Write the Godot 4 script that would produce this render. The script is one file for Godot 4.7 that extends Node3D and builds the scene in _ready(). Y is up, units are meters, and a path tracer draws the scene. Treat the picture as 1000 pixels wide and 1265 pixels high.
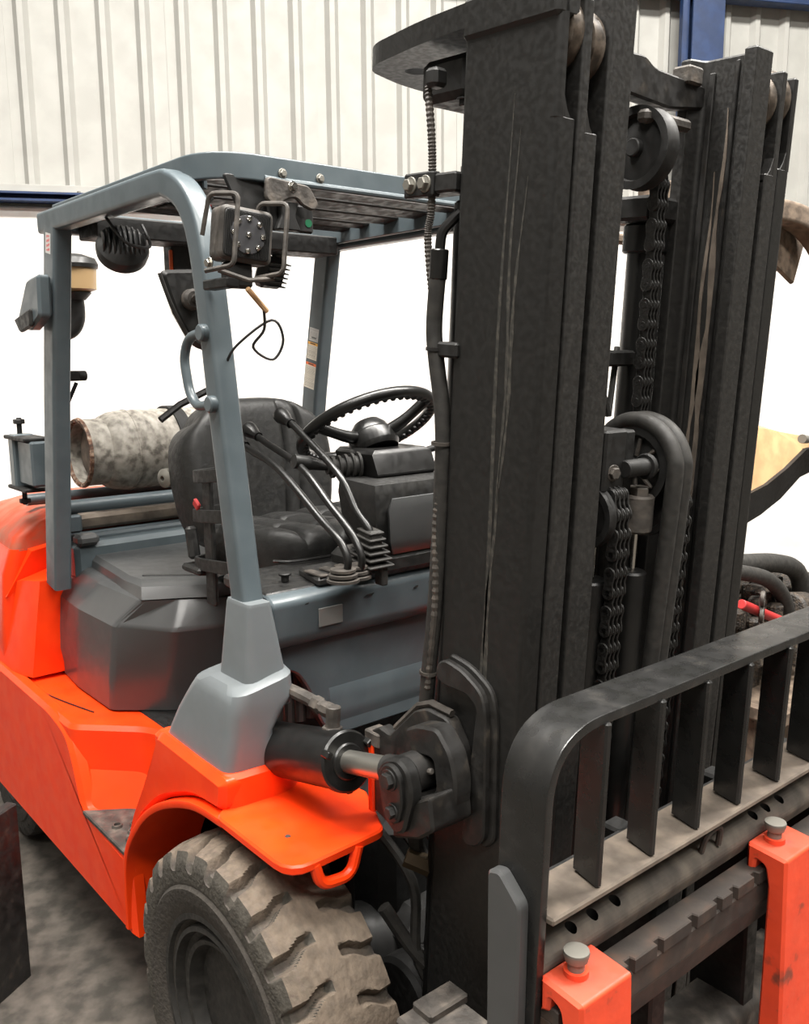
extends Node3D

# ---------------------------------------------------------------- mesh builder
class Geo:
	var v := PackedVector3Array()

	func tri(a: Vector3, b: Vector3, c: Vector3) -> void:
		v.append(a); v.append(b); v.append(c)

	func quad(a: Vector3, b: Vector3, c: Vector3, d: Vector3) -> void:
		tri(a, b, c); tri(a, c, d)

	func fix(start: int) -> void:   # closed pieces: make every face look outwards
		var vol := 0.0
		var o := v[start] if start < v.size() else Vector3.ZERO
		for i in range(start, v.size(), 3):
			vol += (v[i] - o).dot((v[i + 1] - o).cross(v[i + 2] - o))
		if vol < 0.0:
			for i in range(start, v.size(), 3):
				var t := v[i + 1]
				v[i + 1] = v[i + 2]
				v[i + 2] = t

	func add(g: Geo, xf := Transform3D.IDENTITY) -> Geo:
		var s := v.size()
		for p in g.v:
			v.append(xf * p)
		if xf.basis.determinant() < 0.0:
			for i in range(s, v.size(), 3):
				var t := v[i + 1]
				v[i + 1] = v[i + 2]
				v[i + 2] = t
		return self

	# rings of points joined in order
	func loft(rings: Array, closed := false, cap := true) -> Geo:
		var s := v.size()
		var n: int = rings[0].size()
		var m := rings.size()
		for k in (m if closed else m - 1):
			var a: PackedVector3Array = rings[k]
			var b: PackedVector3Array = rings[(k + 1) % m]
			for i in n:
				var j := (i + 1) % n
				if a[i].is_equal_approx(a[j]):
					tri(a[i], b[j], b[i])
				elif b[i].is_equal_approx(b[j]):
					tri(a[i], a[j], b[i])
				else:
					quad(a[i], a[j], b[j], b[i])
		if cap and not closed:
			for e in 2:
				var r: PackedVector3Array = rings[0] if e == 0 else rings[m - 1]
				var c := Vector3.ZERO
				for p in r:
					c += p
				c /= n
				for i in n:
					var j := (i + 1) % n
					if r[i].is_equal_approx(r[j]):
						continue
					if e == 0: tri(c, r[j], r[i])
					else: tri(c, r[i], r[j])
		fix(s)
		return self

	func box(c: Vector3, s: Vector3, ch := 0.003, b := Basis.IDENTITY) -> Geo:
		var h := s * 0.5
		ch = minf(ch, minf(h.x, minf(h.y, h.z)) * 0.6)
		var st := v.size()
		var pt := func(ax: int, sx: float, sy: float, sz: float) -> Vector3:
			var p := Vector3(sx * h.x, sy * h.y, sz * h.z)
			for k in 3:
				if k != ax: p[k] -= signf(p[k]) * ch
			return c + b * p
		for ax in 3:
			var u := (ax + 1) % 3
			var w := (ax + 2) % 3
			for sg in [-1.0, 1.0]:
				var q := []
				for k in [[-1.0, -1.0], [1.0, -1.0], [1.0, 1.0], [-1.0, 1.0]]:
					var g := [0.0, 0.0, 0.0]
					g[ax] = sg; g[u] = k[0]; g[w] = k[1]
					q.append(pt.call(ax, g[0], g[1], g[2]))
				if sg > 0: quad(q[0], q[1], q[2], q[3])
				else: quad(q[3], q[2], q[1], q[0])
			for su in [-1.0, 1.0]:      # the edge along ax
				for sw in [-1.0, 1.0]:
					var g0 := [0.0, 0.0, 0.0]
					g0[u] = su; g0[w] = sw; g0[ax] = -1.0
					var g1 := g0.duplicate()
					g1[ax] = 1.0
					var a: Vector3 = pt.call(u, g0[0], g0[1], g0[2])
					var b2: Vector3 = pt.call(u, g1[0], g1[1], g1[2])
					var c2: Vector3 = pt.call(w, g1[0], g1[1], g1[2])
					var d2: Vector3 = pt.call(w, g0[0], g0[1], g0[2])
					if su * sw > 0: quad(a, d2, c2, b2)
					else: quad(a, b2, c2, d2)
		for sx in [-1.0, 1.0]:
			for sy in [-1.0, 1.0]:
				for sz in [-1.0, 1.0]:
					var a: Vector3 = pt.call(0, sx, sy, sz)
					var b3: Vector3 = pt.call(1, sx, sy, sz)
					var c3: Vector3 = pt.call(2, sx, sy, sz)
					if sx * sy * sz > 0: tri(a, b3, c3)
					else: tri(a, c3, b3)
		fix(st)
		return self

	# polygon in the xy plane of xf, pushed h along its z, ends chamfered by ch
	func prism(poly: PackedVector2Array, h: float, xf := Transform3D.IDENTITY, ch := 0.003) -> Geo:
		var st := v.size()
		var area := 0.0
		var n := poly.size()
		for i in n:
			area += poly[i].cross(poly[(i + 1) % n])
		if area < 0:
			poly = poly.duplicate()
			poly.reverse()
		var inn := PackedVector2Array()
		for i in n:
			var e1 := (poly[i] - poly[(i + n - 1) % n]).normalized()
			var e2 := (poly[(i + 1) % n] - poly[i]).normalized()
			var n1 := Vector2(-e1.y, e1.x)
			var n2 := Vector2(-e2.y, e2.x)
			inn.append(poly[i] + (n1 + n2) / maxf(0.5, 1.0 + n1.dot(n2)) * ch)
		var idx := Geometry2D.triangulate_polygon(poly)
		if idx.is_empty():
			push_warning("polygon did not triangulate")
		var zs := [0.0, ch, h - ch, h] if ch > 0.0 else [0.0, h]
		var rs := [inn, poly, poly, inn] if ch > 0.0 else [poly, poly]
		for k in zs.size() - 1:
			for i in n:
				var j := (i + 1) % n
				quad(xf * Vector3(rs[k][i].x, rs[k][i].y, zs[k]), xf * Vector3(rs[k][j].x, rs[k][j].y, zs[k]), xf * Vector3(rs[k + 1][j].x, rs[k + 1][j].y, zs[k + 1]), xf * Vector3(rs[k + 1][i].x, rs[k + 1][i].y, zs[k + 1]))
		for t in range(0, idx.size(), 3):
			var a := idx[t]
			var b := idx[t + 1]
			var c := idx[t + 2]
			if (poly[b] - poly[a]).cross(poly[c] - poly[a]) < 0:
				var q := b
				b = c
				c = q
			var pa: PackedVector2Array = rs[0]
			tri(xf * Vector3(pa[a].x, pa[a].y, 0), xf * Vector3(pa[c].x, pa[c].y, 0), xf * Vector3(pa[b].x, pa[b].y, 0))
			tri(xf * Vector3(pa[a].x, pa[a].y, h), xf * Vector3(pa[b].x, pa[b].y, h), xf * Vector3(pa[c].x, pa[c].y, h))
		fix(st)
		return self

	# polygon of (z, y) points between x0 and x1; of (x, z) between y0 and y1; of (x, y) between z0 and z1
	func ext_x(poly: PackedVector2Array, x0: float, x1: float, ch := 0.003) -> Geo:
		return prism(poly, x1 - x0, Transform3D(Basis(Vector3(0, 0, 1), Vector3(0, 1, 0), Vector3(-1, 0, 0)), Vector3(x1, 0, 0)), ch)

	func ext_y(poly: PackedVector2Array, y0: float, y1: float, ch := 0.003) -> Geo:
		return prism(poly, y1 - y0, Transform3D(Basis(Vector3(1, 0, 0), Vector3(0, 0, 1), Vector3(0, 1, 0)), Vector3(0, y0, 0)), ch)

	func ext_z(poly: PackedVector2Array, z0: float, z1: float, ch := 0.003) -> Geo:
		return prism(poly, z1 - z0, Transform3D(Basis.IDENTITY, Vector3(0, 0, z0)), ch)

	func tube(p: PackedVector3Array, r, n := 10, closed := false) -> Geo:
		var rings := []
		var m := p.size()
		var side := Vector3.ZERO
		for k in m:
			var a := p[(k + m - 1) % m] if closed or k > 0 else p[k]
			var b := p[(k + 1) % m] if closed or k < m - 1 else p[k]
			var t := (b - a).normalized()
			if side == Vector3.ZERO:
				side = t.cross(Vector3.UP if absf(t.y) < 0.9 else Vector3.RIGHT).normalized()
			side = (side - t * side.dot(t)).normalized()
			var up := t.cross(side)
			var ring := PackedVector3Array()
			var rr: float = r[k] if r is Array else r
			for i in n:
				var an := TAU * i / n
				ring.append(p[k] + (side * cos(an) + up * sin(an)) * rr)
			rings.append(ring)
		return loft(rings, closed)

	# profile of (radius, height) turned about the z axis of xf
	func lathe(prof: PackedVector2Array, xf := Transform3D.IDENTITY, n := 24, closed := false) -> Geo:
		var rings := []
		for q in prof:
			var ring := PackedVector3Array()
			for i in n:
				var an := TAU * i / n
				ring.append(xf * Vector3(cos(an) * q.x, sin(an) * q.x, q.y))
			rings.append(ring)
		return loft(rings, closed)

	# section in the plane across the path; its x axis follows «side»
	func sweep(sec: PackedVector2Array, p: PackedVector3Array, side: Vector3, closed := false) -> Geo:
		var rings := []
		var m := p.size()
		for k in m:
			var a := p[(k + m - 1) % m] if closed or k > 0 else p[k]
			var b := p[(k + 1) % m] if closed or k < m - 1 else p[k]
			var t := (b - a).normalized()
			var sx := (side - t * side.dot(t)).normalized()
			var sy := t.cross(sx)
			var stretch := 1.0
			if k > 0 and k < m - 1:
				stretch = 1.0 / maxf(0.6, (p[k] - a).normalized().dot(t))
			var ring := PackedVector3Array()
			for q in sec:
				ring.append(p[k] + sx * q.x + sy * q.y * stretch)
			rings.append(ring)
		return loft(rings, closed)

	# a rounded cushion: superellipsoid with an optional push along its z
	func pillow(xf: Transform3D, half: Vector3, e1: float, e2: float, bump = null, nu := 40, nv := 28) -> Geo:
		var rings := []
		for j in nv + 1:
			var lat := -PI / 2 + PI * j / nv
			var ring := PackedVector3Array()
			for i in nu:
				var lon := TAU * i / nu
				var cl := pow(absf(cos(lat)), e1) * signf(cos(lat)) if j > 0 and j < nv else 0.0
				var q := Vector3(cl * pow(absf(cos(lon)), e2) * signf(cos(lon)), cl * pow(absf(sin(lon)), e2) * signf(sin(lon)), pow(absf(sin(lat)), e1) * signf(sin(lat)))
				var p := q * half
				if bump != null:
					p = bump.call(p, q)
				ring.append(xf * p)
			rings.append(ring)
		return loft(rings)

	# an upholstered pad: domed top grid, straight sides, flat underside (z of xf is up out of the pad)
	func pad(xf: Transform3D, w: float, d: float, h: float, top = null, nx := 64, ny := 56) -> Geo:
		var st := v.size()
		var grid := []
		for j in ny + 1:
			var row := PackedVector3Array()
			for i in nx + 1:
				var u := sin((float(i) / nx - 0.5) * PI) * 0.5 + (float(i) / nx - 0.5)
				var t := sin((float(j) / ny - 0.5) * PI) * 0.5 + (float(j) / ny - 0.5)
				var k := 0.16
				var p := Vector3(u * w / 2 * (1.0 - k * t * t * t * t * u * u), t * d / 2 * (1.0 - k * u * u * u * u * t * t), 0)
				var e := pow(maxf(0.0, 1.0 - pow(absf(u), 9.0)), 0.45) * pow(maxf(0.0, 1.0 - pow(absf(t), 9.0)), 0.45)
				p.z = h * (0.55 + 0.45 * e)
				if top != null:
					p = top.call(p, u, t, e)
				row.append(xf * p)
			grid.append(row)
		for j in ny:
			for i in nx:
				quad(grid[j][i], grid[j][i + 1], grid[j + 1][i + 1], grid[j + 1][i])
		var edge := PackedVector3Array()
		for i in nx: edge.append(grid[0][i])
		for j in ny: edge.append(grid[j][nx])
		for i in nx: edge.append(grid[ny][nx - i])
		for j in ny: edge.append(grid[ny - j][0])
		var low := PackedVector3Array()
		var c := Vector3.ZERO
		var inv := xf.affine_inverse()
		for q in edge:
			var l := inv * q
			l.z = 0.0
			l *= 0.97
			low.append(xf * l)
			c += xf * l
		c /= low.size()
		for i in edge.size():
			var j := (i + 1) % edge.size()
			quad(low[i], low[j], edge[j], edge[i])
			tri(c, low[j], low[i])
		fix(st)
		return self

	func cyl(a: Vector3, b: Vector3, r: float, n := 16, ch := 0.002) -> Geo:
		var d := b - a
		var h := d.length()
		var z := d / h
		var x := z.cross(Vector3.UP if absf(z.y) < 0.9 else Vector3.RIGHT).normalized()
		ch = minf(ch, minf(r, h) * 0.4)
		return lathe(PackedVector2Array([Vector2(0, 0), Vector2(r - ch, 0), Vector2(r, ch), Vector2(r, h - ch), Vector2(r - ch, h), Vector2(0, h)]), Transform3D(Basis(x, z.cross(x), z), a), n)

	func hexbolt(a: Vector3, dir: Vector3, r := 0.011, h := 0.009) -> Geo:
		dir = dir.normalized()
		cyl(a - dir * 0.001, a + dir * 0.0025, r * 1.35, 16, 0.0008)
		return cyl(a, a + dir * h, r, 6, 0.0015)

	func commit(angle := 35.0, paint = null) -> ArrayMesh:
		var nt := v.size() / 3
		var fn := PackedVector3Array()
		fn.resize(nt)
		var at := {}
		var key := []
		key.resize(v.size())
		for t in nt:
			fn[t] = (v[t * 3 + 1] - v[t * 3]).cross(v[t * 3 + 2] - v[t * 3])
			for k in 3:
				var q := Vector3i((v[t * 3 + k] * 20000.0).round())
				key[t * 3 + k] = q
				if at.has(q): at[q].append(t)
				else: at[q] = [t]
		var unit := PackedVector3Array()
		unit.resize(nt)
		for t in nt:
			unit[t] = fn[t].normalized()
		var ca := cos(deg_to_rad(angle))
		var P := PackedVector3Array()
		var N := PackedVector3Array()
		var C := PackedColorArray()
		for t in nt:
			if fn[t].length_squared() < 1e-20:
				continue
			for k in [0, 2, 1]:
				var i: int = t * 3 + k
				var s := Vector3.ZERO
				for o in at[key[i]]:
					if unit[o].dot(unit[t]) > ca:
						s += fn[o]
				s = s.normalized()
				P.append(v[i])
				N.append(s if s != Vector3.ZERO else unit[t])
				if paint != null:
					C.append(paint.call(v[i], s))
		var arr := []
		arr.resize(Mesh.ARRAY_MAX)
		arr[Mesh.ARRAY_VERTEX] = P
		arr[Mesh.ARRAY_NORMAL] = N
		if paint != null:
			arr[Mesh.ARRAY_COLOR] = C
		var m := ArrayMesh.new()
		m.add_surface_from_arrays(Mesh.PRIMITIVE_TRIANGLES, arr)
		return m


# ---------------------------------------------------------------- small helpers
func V2(flat: Array) -> PackedVector2Array:
	var out := PackedVector2Array()
	for i in range(0, flat.size(), 2):
		out.append(Vector2(flat[i], flat[i + 1]))
	return out

func V3(flat: Array) -> PackedVector3Array:
	var out := PackedVector3Array()
	for i in range(0, flat.size(), 3):
		out.append(Vector3(flat[i], flat[i + 1], flat[i + 2]))
	return out

# a smooth curve through points
func flow(p: PackedVector3Array, seg := 6, closed := false) -> PackedVector3Array:
	var out := PackedVector3Array()
	var n := p.size()
	for i in (n if closed else n - 1):
		var a := p[(i + n - 1) % n] if closed or i > 0 else p[0]
		var d := p[(i + 2) % n] if closed or i < n - 2 else p[n - 1]
		for k in seg:
			out.append(p[i].cubic_interpolate(p[(i + 1) % n], a, d, float(k) / seg))
	if not closed:
		out.append(p[n - 1])
	return out

# corners of a polygon rounded by r (one number or one per corner)
func rounded(p: PackedVector2Array, r, seg := 4) -> PackedVector2Array:
	var out := PackedVector2Array()
	var n := p.size()
	for i in n:
		var rr: float = r[i] if r is Array else r
		var a := p[(i + n - 1) % n] - p[i]
		var b := p[(i + 1) % n] - p[i]
		if rr <= 0.0:
			out.append(p[i])
			continue
		var d := minf(rr, minf(a.length(), b.length()) * 0.48)
		var s := p[i] + a.normalized() * d
		var e := p[i] + b.normalized() * d
		for k in seg + 1:
			var t := float(k) / seg
			out.append(s.lerp(p[i], t).lerp(p[i].lerp(e, t), t))
	return out

# the corners of an open path rounded
func bent(p: PackedVector3Array, r: float, seg := 6) -> PackedVector3Array:
	var out := PackedVector3Array([p[0]])
	for i in range(1, p.size() - 1):
		var a := p[i - 1] - p[i]
		var b := p[i + 1] - p[i]
		var d := minf(r, minf(a.length(), b.length()) * 0.48)
		var s := p[i] + a.normalized() * d
		var e := p[i] + b.normalized() * d
		for k in seg + 1:
			var t := float(k) / seg
			out.append(s.lerp(p[i], t).lerp(p[i].lerp(e, t), t))
	out.append(p[p.size() - 1])
	return out

func rect(w: float, h: float, r := 0.004, seg := 2) -> PackedVector2Array:
	return rounded(V2([-w / 2, -h / 2, w / 2, -h / 2, w / 2, h / 2, -w / 2, h / 2]), r, seg)

var names := {}
func numbered(n: String) -> String:
	if not names.has(n):
		names[n] = 0
		return n
	names[n] += 1
	return "%s_%03d" % [n, names[n]]

func part(called: String, g: Geo, m: Material, parent: Node3D, xf := Transform3D.IDENTITY, angle := 35.0, paint = null) -> MeshInstance3D:
	var o := MeshInstance3D.new()
	o.name = called
	o.mesh = g.commit(angle, paint)
	o.material_override = m
	o.transform = xf
	o.cast_shadow = GeometryInstance3D.SHADOW_CASTING_SETTING_ON
	parent.add_child(o, true)
	return o

func like(src: MeshInstance3D, called: String, parent: Node3D, xf: Transform3D, m: Material = null) -> MeshInstance3D:
	var o := MeshInstance3D.new()
	o.name = called
	o.mesh = src.mesh
	o.material_override = m if m else src.material_override
	o.transform = xf
	parent.add_child(o, true)
	return o

func thing(called: String, label: String, category: String, at := Vector3.ZERO) -> Node3D:
	var o := Node3D.new()
	o.name = numbered(called)
	o.position = at
	o.set_meta("label", label)
	o.set_meta("category", category)
	add_child(o)
	return o

func struct(called: String, g: Geo, m: Material, label: String, category: String, xf := Transform3D.IDENTITY) -> MeshInstance3D:
	var o := part(called, g, m, self, xf)
	o.set_meta("kind", "structure")
	o.set_meta("label", label)
	o.set_meta("category", category)
	return o

# ---------------------------------------------------------------- materials
func noise_tex(seed_: int, freq: float, cols: Array, offs: Array, type := FastNoiseLite.TYPE_SIMPLEX_SMOOTH, oct := 4, size := 512) -> NoiseTexture2D:
	var n := FastNoiseLite.new()
	n.seed = seed_
	n.noise_type = type
	n.frequency = freq
	n.fractal_octaves = oct
	var g := Gradient.new()
	g.offsets = PackedFloat32Array(offs)
	g.colors = PackedColorArray(cols)
	var t := NoiseTexture2D.new()
	t.width = size
	t.height = size
	t.seamless = true
	t.noise = n
	t.color_ramp = g
	return t

func plain(col: Color, rough := 0.5, metal := 0.0) -> StandardMaterial3D:
	var m := StandardMaterial3D.new()
	m.albedo_color = col
	m.roughness = rough
	m.metallic = metal
	return m

# cols/offs colour the noise; scale = repeats per metre; relief in centimetres
func worn(seed_: int, cols: Array, offs: Array, rough: Array, scale: float, relief := 0.0, metal := 0.0, freq := 0.012, oct := 5) -> StandardMaterial3D:
	var m := StandardMaterial3D.new()
	m.albedo_texture = noise_tex(seed_, freq, cols, offs, FastNoiseLite.TYPE_SIMPLEX_SMOOTH, oct)
	var rt := []
	for r in rough:
		rt.append(Color(r, r, r))
	m.roughness_texture = noise_tex(seed_ + 7, freq * 1.6, rt, [0.3, 0.7])
	m.roughness_texture_channel = BaseMaterial3D.TEXTURE_CHANNEL_RED
	m.roughness = 1.0
	m.metallic = metal
	m.uv1_triplanar = true
	m.uv1_scale = Vector3.ONE * scale
	if relief > 0.0:
		m.heightmap_enabled = true
		m.heightmap_scale = relief
		m.heightmap_texture = noise_tex(seed_ + 3, 0.03, [Color.BLACK, Color.WHITE], [0.15, 0.85])
	return m

func g3(k: float) -> Color:
	return Color(k, k, k)

var M := {}
func make_materials() -> void:
	M.orange = worn(1, [Color(0.95, 0.235, 0.05), Color(0.97, 0.26, 0.06)], [0.3, 0.7], [0.36, 0.45], 1.2)
	M.orange.clearcoat_enabled = true
	M.orange.metallic_specular = 0.4
	M.orange.clearcoat = 0.12
	M.orange.clearcoat_roughness = 0.2
	M.orange_dusty = worn(2, [Color(0.72, 0.25, 0.13), Color(0.62, 0.32, 0.23), Color(0.55, 0.38, 0.31)], [0.3, 0.55, 0.8], [0.5, 0.7], 1.4)
	M.fork = worn(3, [Color(0.5, 0.24, 0.18), Color(0.86, 0.28, 0.16), Color(0.9, 0.3, 0.17)], [0.08, 0.24, 0.8], [0.45, 0.6], 1.6, 0.04)
	M.grey = worn(4, [Color(0.295, 0.33, 0.348), Color(0.318, 0.353, 0.37)], [0.3, 0.7], [0.32, 0.42], 1.4)
	M.grey.clearcoat_enabled = true
	M.grey.clearcoat = 0.08
	M.grey.clearcoat_roughness = 0.25
	M.cover = worn(5, [Color(0.40, 0.42, 0.43), Color(0.415, 0.435, 0.445)], [0.3, 0.7], [0.32, 0.42], 1.3)
	M.cover.clearcoat_enabled = true
	M.cover.clearcoat = 0.1
	M.hood = worn(6, [Color(0.272, 0.275, 0.277), Color(0.285, 0.287, 0.288)], [0.3, 0.7], [0.28, 0.34], 1.6)
	M.mast = worn(7, [Color(0.086, 0.084, 0.081), Color(0.098, 0.096, 0.092), Color(0.112, 0.108, 0.102), Color(0.25, 0.24, 0.22)], [0.3, 0.68, 0.92, 1.0], [0.38, 0.5], 2.4, 0.0, 0.0, 0.03, 6)
	M.mast_face = worn(8, [Color(0.115, 0.112, 0.108), Color(0.14, 0.137, 0.132), Color(0.18, 0.173, 0.163)], [0.25, 0.6, 0.95], [0.38, 0.56], 3.0, 0.01, 0.0, 0.035, 6)
	M.mast_dirty = worn(9, [Color(0.095, 0.091, 0.087), Color(0.135, 0.128, 0.12), Color(0.26, 0.235, 0.205)], [0.3, 0.7, 0.97], [0.42, 0.65], 2.6, 0.02)
	M.drip = worn(33, [Color(0.16, 0.153, 0.14), Color(0.25, 0.238, 0.215)], [0.35, 0.65], [0.6, 0.8], 8.0)
	M.dusty_bar = worn(34, [Color(0.26, 0.24, 0.22), Color(0.34, 0.315, 0.285), Color(0.42, 0.385, 0.345)], [0.3, 0.6, 0.9], [0.7, 0.85], 2.4)
	M.black = worn(10, [Color(0.065, 0.063, 0.06), Color(0.095, 0.092, 0.088)], [0.3, 0.7], [0.5, 0.7], 4.0)
	M.gloss = worn(11, [Color(0.075, 0.075, 0.074), Color(0.1, 0.098, 0.095)], [0.3, 0.8], [0.28, 0.38], 3.0)
	M.backrest = worn(12, [Color(0.11, 0.11, 0.109), Color(0.14, 0.139, 0.137), Color(0.2, 0.194, 0.185)], [0.35, 0.7, 0.97], [0.24, 0.36], 2.0)
	M.grease = worn(13, [Color(0.065, 0.062, 0.058), Color(0.11, 0.104, 0.096)], [0.3, 0.8], [0.35, 0.7], 9.0, 0.03)
	M.rubber = worn(14, [Color(0.13, 0.126, 0.118), Color(0.19, 0.182, 0.17)], [0.3, 0.8], [0.55, 0.75], 5.0)
	M.tyre = worn(15, [g3(0.8), g3(0.92), g3(1.0)], [0.25, 0.5, 0.75], [0.8, 0.95], 5.0, 0.12, 0.0, 0.016)
	M.tyre.vertex_color_use_as_albedo = true
	M.fork.vertex_color_use_as_albedo = true
	M.dust = worn(16, [Color(0.33, 0.297, 0.265), Color(0.39, 0.352, 0.315), Color(0.45, 0.405, 0.36)], [0.2, 0.5, 0.8], [0.8, 0.95], 2.2)
	M.dust_steel = worn(17, [Color(0.2, 0.185, 0.17), Color(0.28, 0.26, 0.24), Color(0.4, 0.365, 0.33)], [0.3, 0.6, 0.95], [0.55, 0.8], 2.8, 0.08)
	M.rust = worn(18, [Color(0.17, 0.147, 0.132), Color(0.22, 0.188, 0.165), Color(0.3, 0.22, 0.175)], [0.3, 0.65, 0.97], [0.65, 0.85], 1.8, 0.02)
	M.vinyl = worn(19, [Color(0.125, 0.125, 0.122), Color(0.16, 0.158, 0.153)], [0.3, 0.7], [0.42, 0.58], 4.0, 0.05)
	M.plastic = worn(20, [Color(0.105, 0.104, 0.102), Color(0.145, 0.142, 0.136)], [0.3, 0.8], [0.4, 0.6], 4.0)
	M.steel = plain(Color(0.68, 0.67, 0.64), 0.32, 0.9)
	M.chrome = plain(Color(0.78, 0.77, 0.75), 0.18, 1.0)
	M.zinc = plain(Color(0.5, 0.49, 0.46), 0.5, 0.5)
	M.roller = worn(21, [Color(0.2, 0.175, 0.15), Color(0.36, 0.32, 0.28), Color(0.46, 0.42, 0.38)], [0.3, 0.6, 0.9], [0.35, 0.55], 5.0, 0.0, 0.4)
	M.bottle = worn(22, [Color(0.36, 0.34, 0.315), Color(0.52, 0.5, 0.465), Color(0.6, 0.58, 0.545), Color(0.66, 0.64, 0.605)], [0.2, 0.42, 0.55, 0.8], [0.5, 0.75], 1.7, 0.0, 0.0, 0.03, 6)
	M.bottle_rust = worn(23, [Color(0.22, 0.15, 0.11), Color(0.42, 0.28, 0.2), Color(0.68, 0.62, 0.55)], [0.3, 0.55, 0.8], [0.6, 0.85], 6.0, 0.1)
	M.plaster = worn(24, [Color(0.9, 0.875, 0.85), Color(0.945, 0.935, 0.92)], [0.25, 0.55], [0.8, 0.95], 0.35)
	M.sheet = worn(25, [Color(0.605, 0.602, 0.582), Color(0.628, 0.625, 0.605)], [0.3, 0.7], [0.55, 0.65], 0.6)
	M.blue = worn(26, [Color(0.085, 0.165, 0.30), Color(0.105, 0.195, 0.345)], [0.3, 0.7], [0.5, 0.6], 1.0)
	M.floor = worn(27, [Color(0.215, 0.2, 0.18), Color(0.288, 0.268, 0.243), Color(0.35, 0.325, 0.298)], [0.25, 0.5, 0.8], [0.75, 0.9], 1.3, 0.1, 0.0, 0.014, 7)
	M.tan_paint = worn(28, [Color(0.7, 0.55, 0.4), Color(0.78, 0.63, 0.46)], [0.3, 0.7], [0.6, 0.8], 1.5)
	M.tan_dusty = worn(29, [Color(0.3, 0.255, 0.215), Color(0.4, 0.345, 0.295), Color(0.46, 0.4, 0.34)], [0.25, 0.5, 0.85], [0.7, 0.9], 3.0, 0.03)
	M.engine = worn(30, [Color(0.1, 0.09, 0.08), Color(0.26, 0.22, 0.18), Color(0.4, 0.34, 0.27)], [0.3, 0.65, 0.95], [0.5, 0.8], 7.0, 0.3)
	M.bowl = plain(Color(0.66, 0.55, 0.4), 0.4)
	M.amber = plain(Color(0.85, 0.36, 0.15), 0.35)
	M.red = plain(Color(0.62, 0.15, 0.15), 0.5)
	M.lens = plain(Color(0.3, 0.3, 0.31), 0.25, 0.1)
	M.brass = plain(Color(0.3, 0.25, 0.18), 0.5, 0.4)
	M.wallgrey = worn(31, [Color(0.33, 0.32, 0.3), Color(0.38, 0.37, 0.35)], [0.3, 0.7], [0.8, 0.95], 0.4)
	M.skylight = plain(Color(0.9, 0.92, 0.95), 0.6)
	M.skylight.emission_enabled = true
	M.skylight.emission = Color(1.0, 0.98, 0.95)
	M.skylight.emission_energy_multiplier = 3.0

# ---------------------------------------------------------------- scene
const WALL_O := Vector3(2.578, 0.0, -4.772)          # a point of the rear wall; its directions follow
const WALL_U := Vector3(0.893, 0.0, 0.45)
const WALL_N := Vector3(-0.45, 0.0, 0.893)
const PULL := 0.0615                                  # the mast leans forward
var MT := Transform3D(Basis(Vector3.RIGHT, PULL), Vector3(0, 0, -1.05))

func _ready() -> void:
	var cam := Camera3D.new()
	cam.name = "camera"
	cam.fov = 58.69
	cam.near = 0.05
	cam.far = 100.0
	# columns: right, up, back of the camera
	cam.transform = Transform3D(Basis(Vector3(0.76751, -0.00849, 0.64098), Vector3(0.11465, 0.98561, -0.12422), Vector3(-0.6307, 0.16883, 0.75744)), Vector3(-1.395, 1.715, 0.0))
	cam.transform = cam.transform.orthonormalized()
	add_child(cam)
	cam.current = true
	var env := Environment.new()
	env.tonemap_mode = Environment.TONE_MAPPER_LINEAR
	env.tonemap_exposure = 1.0
	env.background_mode = Environment.BG_SKY
	var sky := Sky.new()
	var psm := ProceduralSkyMaterial.new()
	psm.sky_top_color = Color(0.6, 0.7, 0.85)
	psm.sky_horizon_color = Color(0.85, 0.87, 0.9)
	psm.ground_bottom_color = Color(0.4, 0.38, 0.35)
	psm.ground_horizon_color = Color(0.7, 0.7, 0.7)
	sky.sky_material = psm
	env.sky = sky
	env.ambient_light_source = Environment.AMBIENT_SOURCE_SKY
	env.sdfgi_enabled = true
	env.ssao_enabled = true
	env.ssil_enabled = true
	var we := WorldEnvironment.new()
	we.name = "surroundings"
	we.environment = env
	add_child(we)
	make_materials()
	lights()
	room()
	forklift()
	gas_cylinder()
	other_forklift()
	steel_plate()

func wx() -> Transform3D:            # local x along the rear wall, z out of it into the hall
	return Transform3D(Basis(WALL_U, Vector3.UP, WALL_N), WALL_O)

const HALL_H := 6.4
const SKYLIGHTS := [[0.0, 4.3, 8.0, 1.0, 170.0], [-0.5, 8.0, 8.0, 1.0, 80.0]]   # along, out from the wall, length, width, energy

func lights() -> void:
	for s in SKYLIGHTS:
		var l := AreaLight3D.new()
		l.name = numbered("skylight_glow")
		l.area_size = Vector2(s[2], s[3])
		l.light_energy = s[4]
		l.light_color = Color(1.0, 0.985, 0.96)
		l.area_range = 40.0
		l.shadow_enabled = true
		l.transform = wx() * Transform3D(Basis(Vector3.RIGHT, -PI / 2), Vector3(s[0], HALL_H - 0.06, s[1]))
		add_child(l)

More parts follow.
